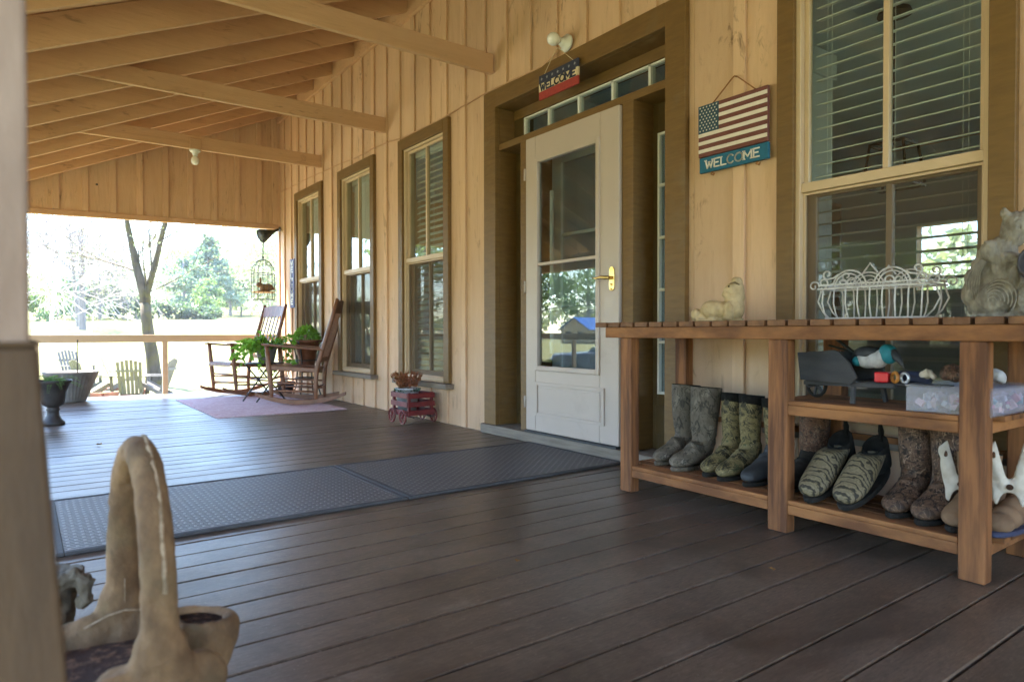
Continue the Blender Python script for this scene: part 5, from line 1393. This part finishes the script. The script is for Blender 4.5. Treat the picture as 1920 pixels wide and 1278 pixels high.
# ------------------------------------------------------------------ yard: patio chairs and fire ring
def at(px, Z, z=None):
    """ground spot that lies Z metres out along the heading of photo column px"""
    h = rad(36.08)-math.atan((960-px)/1260.8); d = Z/math.cos(rad(36.08)-h); x, y = d*math.sin(h), d*math.cos(h)
    return Vector((x,y,gz(x,y) if z is None else z))
def lawn_chair(label, p, rz_, mt):
    t = thing('lawn_chair', label, 'lawn chair', p, rz_, 'slatted chairs around the fire ring')
    for s in (-1,1):
        m = MB(); m.beam((.30,s*.30,0),(.27,s*.30,.56),.035,.07,(1,0,0)); m.build('leg', mt, t)
        m = MB(); m.beam((.25,s*.27,.36),(-.42,s*.25,.0),.03,.10); m.build('leg', mt, t)
        m = MB(); m.box(-.34,.36,s*.33-.06,s*.33+.06,.56,.585); m.build('arm', mt, t)
    m = MB()
    for i in range(6): x = .25-.095*i; m.hexa([(x,-.27,.36-.052*i),(x+.085,-.27,.365-.052*i+.04),(x+.085,.27,.365-.052*i+.04),(x,.27,.36-.052*i),(x,-.27,.38-.052*i),(x+.085,-.27,.385-.052*i+.04),(x+.085,.27,.385-.052*i+.04),(x,.27,.38-.052*i)])
    m.build('seat', mt, t)
    for i in range(6):
        m = MB(); y = -.235+.094*i; h = .98+.07*(1-abs(i-2.5)/2.5); m.beam((-.22,y,.12),(-.22-.30*h,y*1.12,h),.075,.018,(1,0,0)); m.build('back_slat', mt, t)
    m = MB(); m.beam((-.47,-.30,.74),(-.47,.30,.74),.03,.06); m.build('back_brace', mt, t)
    return t
m_chairgrey = m_lawngrey
lawn_chair('yellow green slatted lawn chair seen from behind, in front of the big tree', at(247,18.2), rad(75), m_lawnwood)
lawn_chair('grey slatted lawn chair left of the yellow green one', at(228,19.6), rad(-5), m_lawngrey)
lawn_chair('grey slatted lawn chair right of the yellow green one, by the tree trunk', at(289,18.6), rad(150), m_lawngrey)
lawn_chair('pale slatted lawn chair in the gap right of the fluted tub', at(177,18.0), rad(20), m_lawnwood)
lawn_chair('pale slatted lawn chair seen above the fluted tub', at(146,20.5), rad(-60), m_lawngrey)
FR = MB(); c0 = at(201,18.6)
for i in range(16):
    a = 2*PI*i/16; s0 = len(FR.v); FR.box(-.10,.10,-.165,.165,0,.16); FR.xf(Matrix.Translation((.85*math.cos(a),.85*math.sin(a),0)) @ Matrix.Rotation(a,4,'Z'), s0)
o = FR.build('fire_ring', m_brick, None, bevel=.01); o.location = c0+Vector((0,0,-.02)); tag(o,'low red brick fire ring on the lawn between the chairs','fire ring')

# ------------------------------------------------------------------ trees
def limb(mb, p, d, L, r, depth, tips, spread=.6, grav=0.0, nseg=5, kids=3, wig=.14, rmin=.012):
    pts = [p.copy()]; rs = [r]
    for i in range(nseg):
        d = (d+rv()*wig+Vector((0,0,grav))).normalized(); p = p+d*(L/nseg); pts.append(p.copy()); rs.append(max(r*(1-.62*(i+1)/nseg),rmin*.6))
    mb.tube(pts, rs, 6 if r > .05 else 4, False)
    if depth <= 0: tips.append((p.copy(),d.copy())); return
    for k in range(kids):
        q = R.uniform(.35,1.0); i = min(int(q*nseg),nseg-1); b = pts[i].lerp(pts[i+1], q*nseg-i)
        dd = (d+rv()*spread*1.4).normalized()
        limb(mb, b, dd, L*R.uniform(.5,.75), max(rs[i+1]*.75,rmin), depth-1, tips, spread, grav, max(3,nseg-1), kids, wig, rmin)
def crown(mb, centre, rad3, n, size, clumps=14, gap=.38):
    cs = []
    for i in range(clumps):
        v = rv()*R.uniform(.35,1.0); cs.append((Vector((v.x*rad3[0],v.y*rad3[1],v.z*rad3[2])), R.uniform(.22,gap)))
    for i in range(n):
        c,s_ = cs[i % clumps]; v = rv()*(R.random()**.45)*s_
        p = Vector(centre)+c+Vector((v.x*rad3[0],v.y*rad3[1],v.z*rad3[2]*.8)); d = rv(); q = size*R.uniform(.6,1.4)
        leaf(mb, p, d, rv(), q, q*.7)
def tree(name, label, p, H, R3, mat_leaf, n=1500, size=.35, trunk=.16, bark=None, base=.3, clumps=18, group='trees beyond the lawn', conic=False):
    t = thing(name, label, 'tree', p, 0, group)
    m = MB(); tips = []
    m.tube([(0,0,-.3),(R.uniform(-.1,.1),R.uniform(-.1,.1),H*.35),(R.uniform(-.2,.2),R.uniform(-.2,.2),H*.9)],[trunk*1.25,trunk,trunk*.25],7)
    for i in range(9):
        z = H*R.uniform(base,.85); a = R.uniform(0,2*PI); k = (1-.6*z/H)
        m.tube([(0,0,z),(R3*.45*k*math.cos(a),R3*.45*k*math.sin(a),z+.12*H*.4),(R3*.85*k*math.cos(a),R3*.85*k*math.sin(a),z+.12*H*.6)],[trunk*.35,trunk*.2,trunk*.07],5)
    m.build('trunk', bark or m_bark2, t)
    c = MB()
    if conic:
        for i in range(clumps):
            q = (i+.5)/clumps; z = H*(base+(1-base)*q); rr_ = R3*(1.05-.9*q**1.2)
            a = R.uniform(0,2*PI); w_ = rr_*.55
            for s_ in range(3):
                aa = a+2*PI*s_/3+R.uniform(-.4,.4); crown(c,(rr_*.55*math.cos(aa),rr_*.55*math.sin(aa),z),(w_,w_,H*.07),n//(clumps*3),size,3,.75)
    else: crown(c,(0,0,H*(base+1)/2),(R3,R3,H*(1-base)/2),n,size,clumps,.5)
    c.build('crown', mat_leaf, t); return t
# the big forked lichen tree
BT = thing('lichen_tree', 'forked bare tree with yellow lichened bark close to the porch, behind the lawn chairs', 'tree', at(291,20.5), 0)
def bt(px,py): 
    s = 20.5/1260.8; return Vector(((px-291)*s*.808, -(px-291)*s*.589, .77+(621-py)*s+1.0))
m = MB()
m.tube([bt(293,745),bt(292,728),bt(288,700),bt(285,668),bt(279,635),bt(275,600),bt(272.5,572)],[.30,.245,.20,.18,.165,.155,.150],14)
m.tube([bt(273,585),bt(271,556),bt(263,525),bt(257,503),bt(252,478),bt(247,455),bt(242,430),bt(236,395),bt(226,330)],[.13,.135,.125,.115,.105,.085,.075,.06,.03],12)
m.tube([bt(274,585),bt(277,552),bt(284,527),bt(291,503),bt(297,480),bt(303,455),bt(311,425),bt(322,385),bt(336,320)],[.12,.105,.09,.085,.08,.078,.072,.055,.03],12)
tips = []
for (a,b,r) in (((266,530),(274,480),.035),((275,545),(279,470),.03),((252,478),(232,440),.03),((298,478),(330,420),.028),((261,515),(220,470),.028),((286,520),(284,440),.03),((303,455),(345,440),.022),((278,552),(330,500),.02)):
    A, B = bt(*a), bt(*b); B += Vector((R.uniform(-1,1),R.uniform(-1,1),0)); limb(m, A, (B-A).normalized(), (B-A).length*1.3, r, 2, tips, .5, .03, 5, 3, .12, .008)
for q in (bt(226,330),bt(236,395),bt(322,385),bt(336,320)):
    for k in range(4): limb(m, q, (Vector((0,0,.8))+rv()).normalized(), 2.6, .04, 2, tips, .6, 0, 5, 3, .15, .008)
m.build('trunk', m_bark, BT, smooth=True)
c = MB()
for p,d in tips:
    for k in range(2): leaf(c,p+rv()*.1,d+rv()*.6,rv(),.10,.05)
tag(c.build('buds', m_leafY, BT), kind='stuff')

def bare_tree(label, p, H, tr, depth=3, mt=None, lf=None, lean=(0,0), group='bare spring trees on the lawn', first=.3, name='bare_tree'):
    t = thing(name, label, 'tree', p, 0, group); m = MB(); tips = []
    top = Vector((lean[0],lean[1],H*.8)); m.tube([(0,0,-.3),top*.3,top*.65,top],[tr*1.2,tr,tr*.75,tr*.35],9)
    for i in range(38):
        q = R.uniform(first,1.0); b = top*q; a = R.uniform(0,2*PI)
        limb(m, b, Vector((math.cos(a),math.sin(a),R.uniform(-.25,.6))).normalized(), H*R.uniform(.22,.42), tr*.26, depth-1, tips, .6, -.03, 5, 4, .16, .021)
    m.build('trunk', mt or m_bark2, t)
    if lf:
        c = MB()
        for p_,d in tips:
            for k in range(lf[1]): leaf(c,p_+rv()*lf[2]*1.5,d+rv(),rv(),lf[2],lf[2]*.6)
        c.build('young_leaves', lf[0], t)
    return t
bare_tree('tall grey trunked tree with pale drooping bare twigs, left of the lichen tree', at(155,40), 9.5, .17, 3, None, (m_leafY,1,.16), (0,.2), first=.42)
bare_tree('darker trunked bare tree right behind the tall grey trunk', at(148,44), 9, .12, 3, None, (m_leafY,1,.16), (-.5,.3), first=.5)
bare_tree('pale twiggy tree at the far left of the opening', at(92,36), 8.5, .09, 3, m_twig, (m_leafY,1,.13), (.9,.4), first=.25)
bare_tree('slim pale tree with a thin straight trunk in front of the left shrubs', at(232,62), 8, .12, 3, m_twig, (m_leafY,2,.3))
bare_tree('small dark stemmed bare tree left of the lichen tree', at(188,58), 7.5, .14, 3, None, (m_leafY,1,.25))
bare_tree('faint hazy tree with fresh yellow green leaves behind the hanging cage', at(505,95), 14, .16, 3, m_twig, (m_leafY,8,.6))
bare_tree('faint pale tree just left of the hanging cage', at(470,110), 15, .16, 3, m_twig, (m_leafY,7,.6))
tree('pine_tree', 'tall blue green pine, tallest tree right of the lichen tree', at(392,84), 9.7, 4.6, m_leafP, 3400, .42, .22, None, .16, 15, conic=True)
tree('pine_tree', 'low spreading dark pine at the right end of the tree line', at(432,92), 5.0, 4.6, m_leafP, 1900, .42, .2, None, .12, 12)
tree('broad_tree', 'bright yellow green young tree in front of the tall pine', at(388,74), 4.2, 1.9, m_leafG, 1200, .34, .12, None, .12, 12)
tree('broad_tree', 'rounded blue green evergreen between the lichen tree and the tall pine', at(345,80), 7.4, 3.6, m_leafP, 2400, .42, .18, None, .1, 16)
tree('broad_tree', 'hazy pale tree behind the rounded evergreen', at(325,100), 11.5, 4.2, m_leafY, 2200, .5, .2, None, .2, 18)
def shrub(label, p, R3, H, mt, n=1100, size=.3):
    t = thing('shrub', label, 'shrub', p, 0, 'shrubs along the far edge of the lawn'); c = MB()
    crown(c,(0,0,H*.5),(R3,R3,H*.55),n,size,14,.5)
    c.build('foliage', mt, t); m = MB(); m.tube([(0,0,-.2),(0,0,H*.7)],[.08,.03],6); m.build('trunk', m_bark2, t); return t
for px_,Z,R3,H,mt,l in ((298,70,1.9,1.9,m_leafD,'dark low clipped shrub immediately right of the lichen trunk'),(330,70,2.1,2.0,m_leafD,'dark low clipped shrub in the middle of the hedge row'),(362,70,2.0,1.9,m_leafD,'dark low clipped shrub, third along the hedge row'),(390,70,1.8,1.5,m_leafD,'dark low clipped shrub at the right end of the hedge row'),
        (256,62,2.2,3.3,m_leafD,'tall dark evergreen shrub just left of the lichen trunk'),(238,66,2.0,3.6,m_leafG,'brighter green shrub left of the tall dark one'),
        (75,52,2.2,3.0,m_leafG,'leafy shrub at the far left of the opening'),(108,56,2.4,3.8,m_leafP,'blue green shrub right of the far left one'),(135,60,2.3,3.4,m_leafP,'blue green shrub behind the tall grey trunk'),(168,64,2.5,3.2,m_leafG,'pale green shrub right of the tall grey trunk'),(206,68,2.4,3.3,m_leafP,'blue green shrub behind the small bare tree')):
    shrub(l, at(px_,Z), R3, H, mt)
PO = MB(); PO.tube([(0,0,0),(0,0,1.3)],.09,8); PO.ball((0,0,1.3),(.10,.10,.05),8,6); o = PO.build('marker_post', m_char, None); o.location = at(453,88); tag(o,'small dark post on the far lawn at the right end of the trees','post')
# distant wood behind everything
fw = MB()
for i in range(150):
    a = rad(-150+300*i/150+R.uniform(-1,1)); d = R.uniform(135,185); x, y = d*math.sin(a), d*math.cos(a)
    if abs(math.degrees(a)) > 60: d = R.uniform(80,110); x, y = d*math.sin(a), d*math.cos(a)
    h = R.uniform(9,16) if abs(math.degrees(a)) > 30 else R.uniform(6,12); crown(fw,(x,y,gz(x,y)+h*.5),(R.uniform(5,8),R.uniform(5,8),h*.55),230,1.3,9,.55)
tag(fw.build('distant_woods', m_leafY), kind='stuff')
# trees, outbuilding and car out in the front yard (seen mirrored in the glass)
for (x,y,H,R3,l) in ((-38,56,11,5.5,'large leafy yard tree left of the outbuilding'),(-75,88,17,8,'large leafy tree behind the outbuilding'),(-52,50,9,3.2,'leafy yard tree right of the outbuilding'),(-44,22,12,5.5,'leafy tree at the edge of the front yard'),(-24,7.5,10,5.5,'broad low leafy tree opposite the bench'),(-30,-8,11,5,'leafy tree far down the front yard'),(-26,58,13,6,'tall leafy tree beyond the front yard'),(-33,14.5,11,5.5,'leafy tree beside the broad low one')):
    tree('broad_tree', l, (x,y,gz(x,y)), H, R3, m_leafG, 2200, .5, .28, m_bark2, .22, 20, 'leafy trees in the front yard')
OB = thing('outbuilding', 'tan gabled outbuilding with a blue metal roof across the front yard', 'building', (-61.4,72.6,-1.0), rad(167.5)); OB.scale = (.8,.8,.85)
m = MB(); m.prism([(-3,0),(3,0),(3,2.5),(0,4.3),(-3,2.5)],'x',-5,5); m.build('wall', pm('outbuilding_tan',(.45,.33,.19),(.4,.29,.165),(3,3,3),.8,.1), OB)
m = MB()
for s in (-1,1): m.hexa([(-5.4,s*3.45,2.25),(5.4,s*3.45,2.25),(5.4,0,4.33),(-5.4,0,4.33),(-5.4,s*3.45,2.34),(5.4,s*3.45,2.34),(5.4,0,4.44),(-5.4,0,4.44)])
m.build('roof', pm('blue_metal_roof',(.02,.10,.36),(.016,.08,.30),(1,12,12),.4,.1), OB)
for x,y,s in ((5.01,-1.3,1),(5.01,1.2,1)):
    m = MB(); m.box(-5.03,-5.002,y-.5,y+.5,1.0,2.1); w_ = m.build('window', m_char, OB)
for x in (-3,0,3):
    m = MB(); m.box(x-.5,x+.5,-3.03,-3.002,1.0,2.0); m.build('window', m_char, OB)
m_car = pm('car_paint', (.10,.115,.14), (.09,.10,.125), (1,1,1), .22, 0, metal=.5)
CR = thing('parked_car', 'dark silver car parked on the gravel drive beside the porch', 'car', (-11.2,17.0,-.975), rad(220.6))
side = [(-2.25,.45),(-2.3,.75),(-2.2,.95),(-1.0,1.02),(-.35,1.42),(.9,1.46),(1.75,1.05),(2.2,.98),(2.28,.6),(2.2,.40)]
m = MB()
for s in (-1,1): pass
m.prism(side[:4]+[(1.75,1.05)]+side[7:],'y',-.88,.88); m.prism([(-1.0,1.021),(1.74,1.051),(.9,1.46),(-.35,1.42)],'y',-.70,.70); m.build('body', m_car, CR, bevel=.07, seg=3)
m = MB(); m.hexa([(-.98,-.62,1.05),(-.98,.62,1.05),(-.96,.62,1.05),(-.96,-.62,1.05),(-.42,-.60,1.40),(-.42,.60,1.40),(-.40,.60,1.40),(-.40,-.60,1.40)])
for s in (-1,1): m.prism([(-.85,1.08),(1.55,1.09),(.85,1.41),(-.32,1.38)],'y',s*.702,s*.708)
m.build('windows', pm('car_glass',(.02,.025,.03),None,(1,1,1),.05,0), CR)
for x in (-1.45,1.4):
    for s in (-1,1):
        m = MB(); m.tube([(x,s*.72,.33),(x,s*.92,.33)],.33,24); wl = m.build('wheel', m_rubber, CR); m = MB(); m.tube([(x,s*.921,.33),(x,s*.93,.33)],.2,16); m.build('rim', m_galv, wl)
for s in (-1,1):
    m = MB(); m.ball((-2.24,s*.66,.78),(.05,.16,.08),10,6); m.build('headlight', m_galv, CR, smooth=True)
# pendant lantern inside the room
PL = thing('pendant_lantern', 'dark open frame pendant lantern hanging inside the room behind the nearest window', 'lantern', (4.45,2.02,1.68))
m = MB(); 
for s in (-1,1):
    for e in (-1,1): m.tube([(s*.13,e*.13,0),(s*.10,e*.10,.26)],.009,6)
for z,k in ((0,.13),(.26,.10)):
    q = [(-k,-k,z),(k,-k,z),(k,k,z),(-k,k,z)]
    for a,b in zip(q,q[1:]+q[:1]): m.beam(a,b,.016,.016)
m.build('frame', m_iron, PL); m = MB(); m.tube([(0,0,.26),(0,0,1.09)],.007,6); m.lathe([(.10,1.07),(.09,1.10),(.001,1.105)],(0,0,0),20); m.build('chain', m_iron, PL)
SHF = thing('bookcase', 'dark bookcase inside the room behind the nearest window', 'bookcase', (6.4,3.9,0.002))
m = MB()
m.box(-.6,.6,.15,.19,0,2.1)
for z in (0,.4,.8,1.2,1.6,2.07): m.box(-.6,.6,-.2,.149,z,z+.03)
for x in (-.6,.57): m.box(x,x+.03,-.2,.149,.031,2.07)
m.build('case', m_intfl, SHF)

HZ = MB(); HZ.box(-150,150,-12,176,-2.5,30)
hz_o = HZ.build('haze', None)
hm = bpy.data.materials.new('haze_air'); hm.use_nodes = True; hn = hm.node_tree; hn.nodes.clear()
ho = hn.nodes.new('ShaderNodeOutputMaterial'); hv = hn.nodes.new('ShaderNodeVolumePrincipled'); hv.inputs['Color'].default_value = (.86,.93,1,1); hv.inputs['Density'].default_value = .00055
hn.links.new(hv.outputs[0], ho.inputs['Volume']); hz_o.data.materials.clear(); hz_o.data.materials.append(hm); tag(hz_o, kind='stuff')
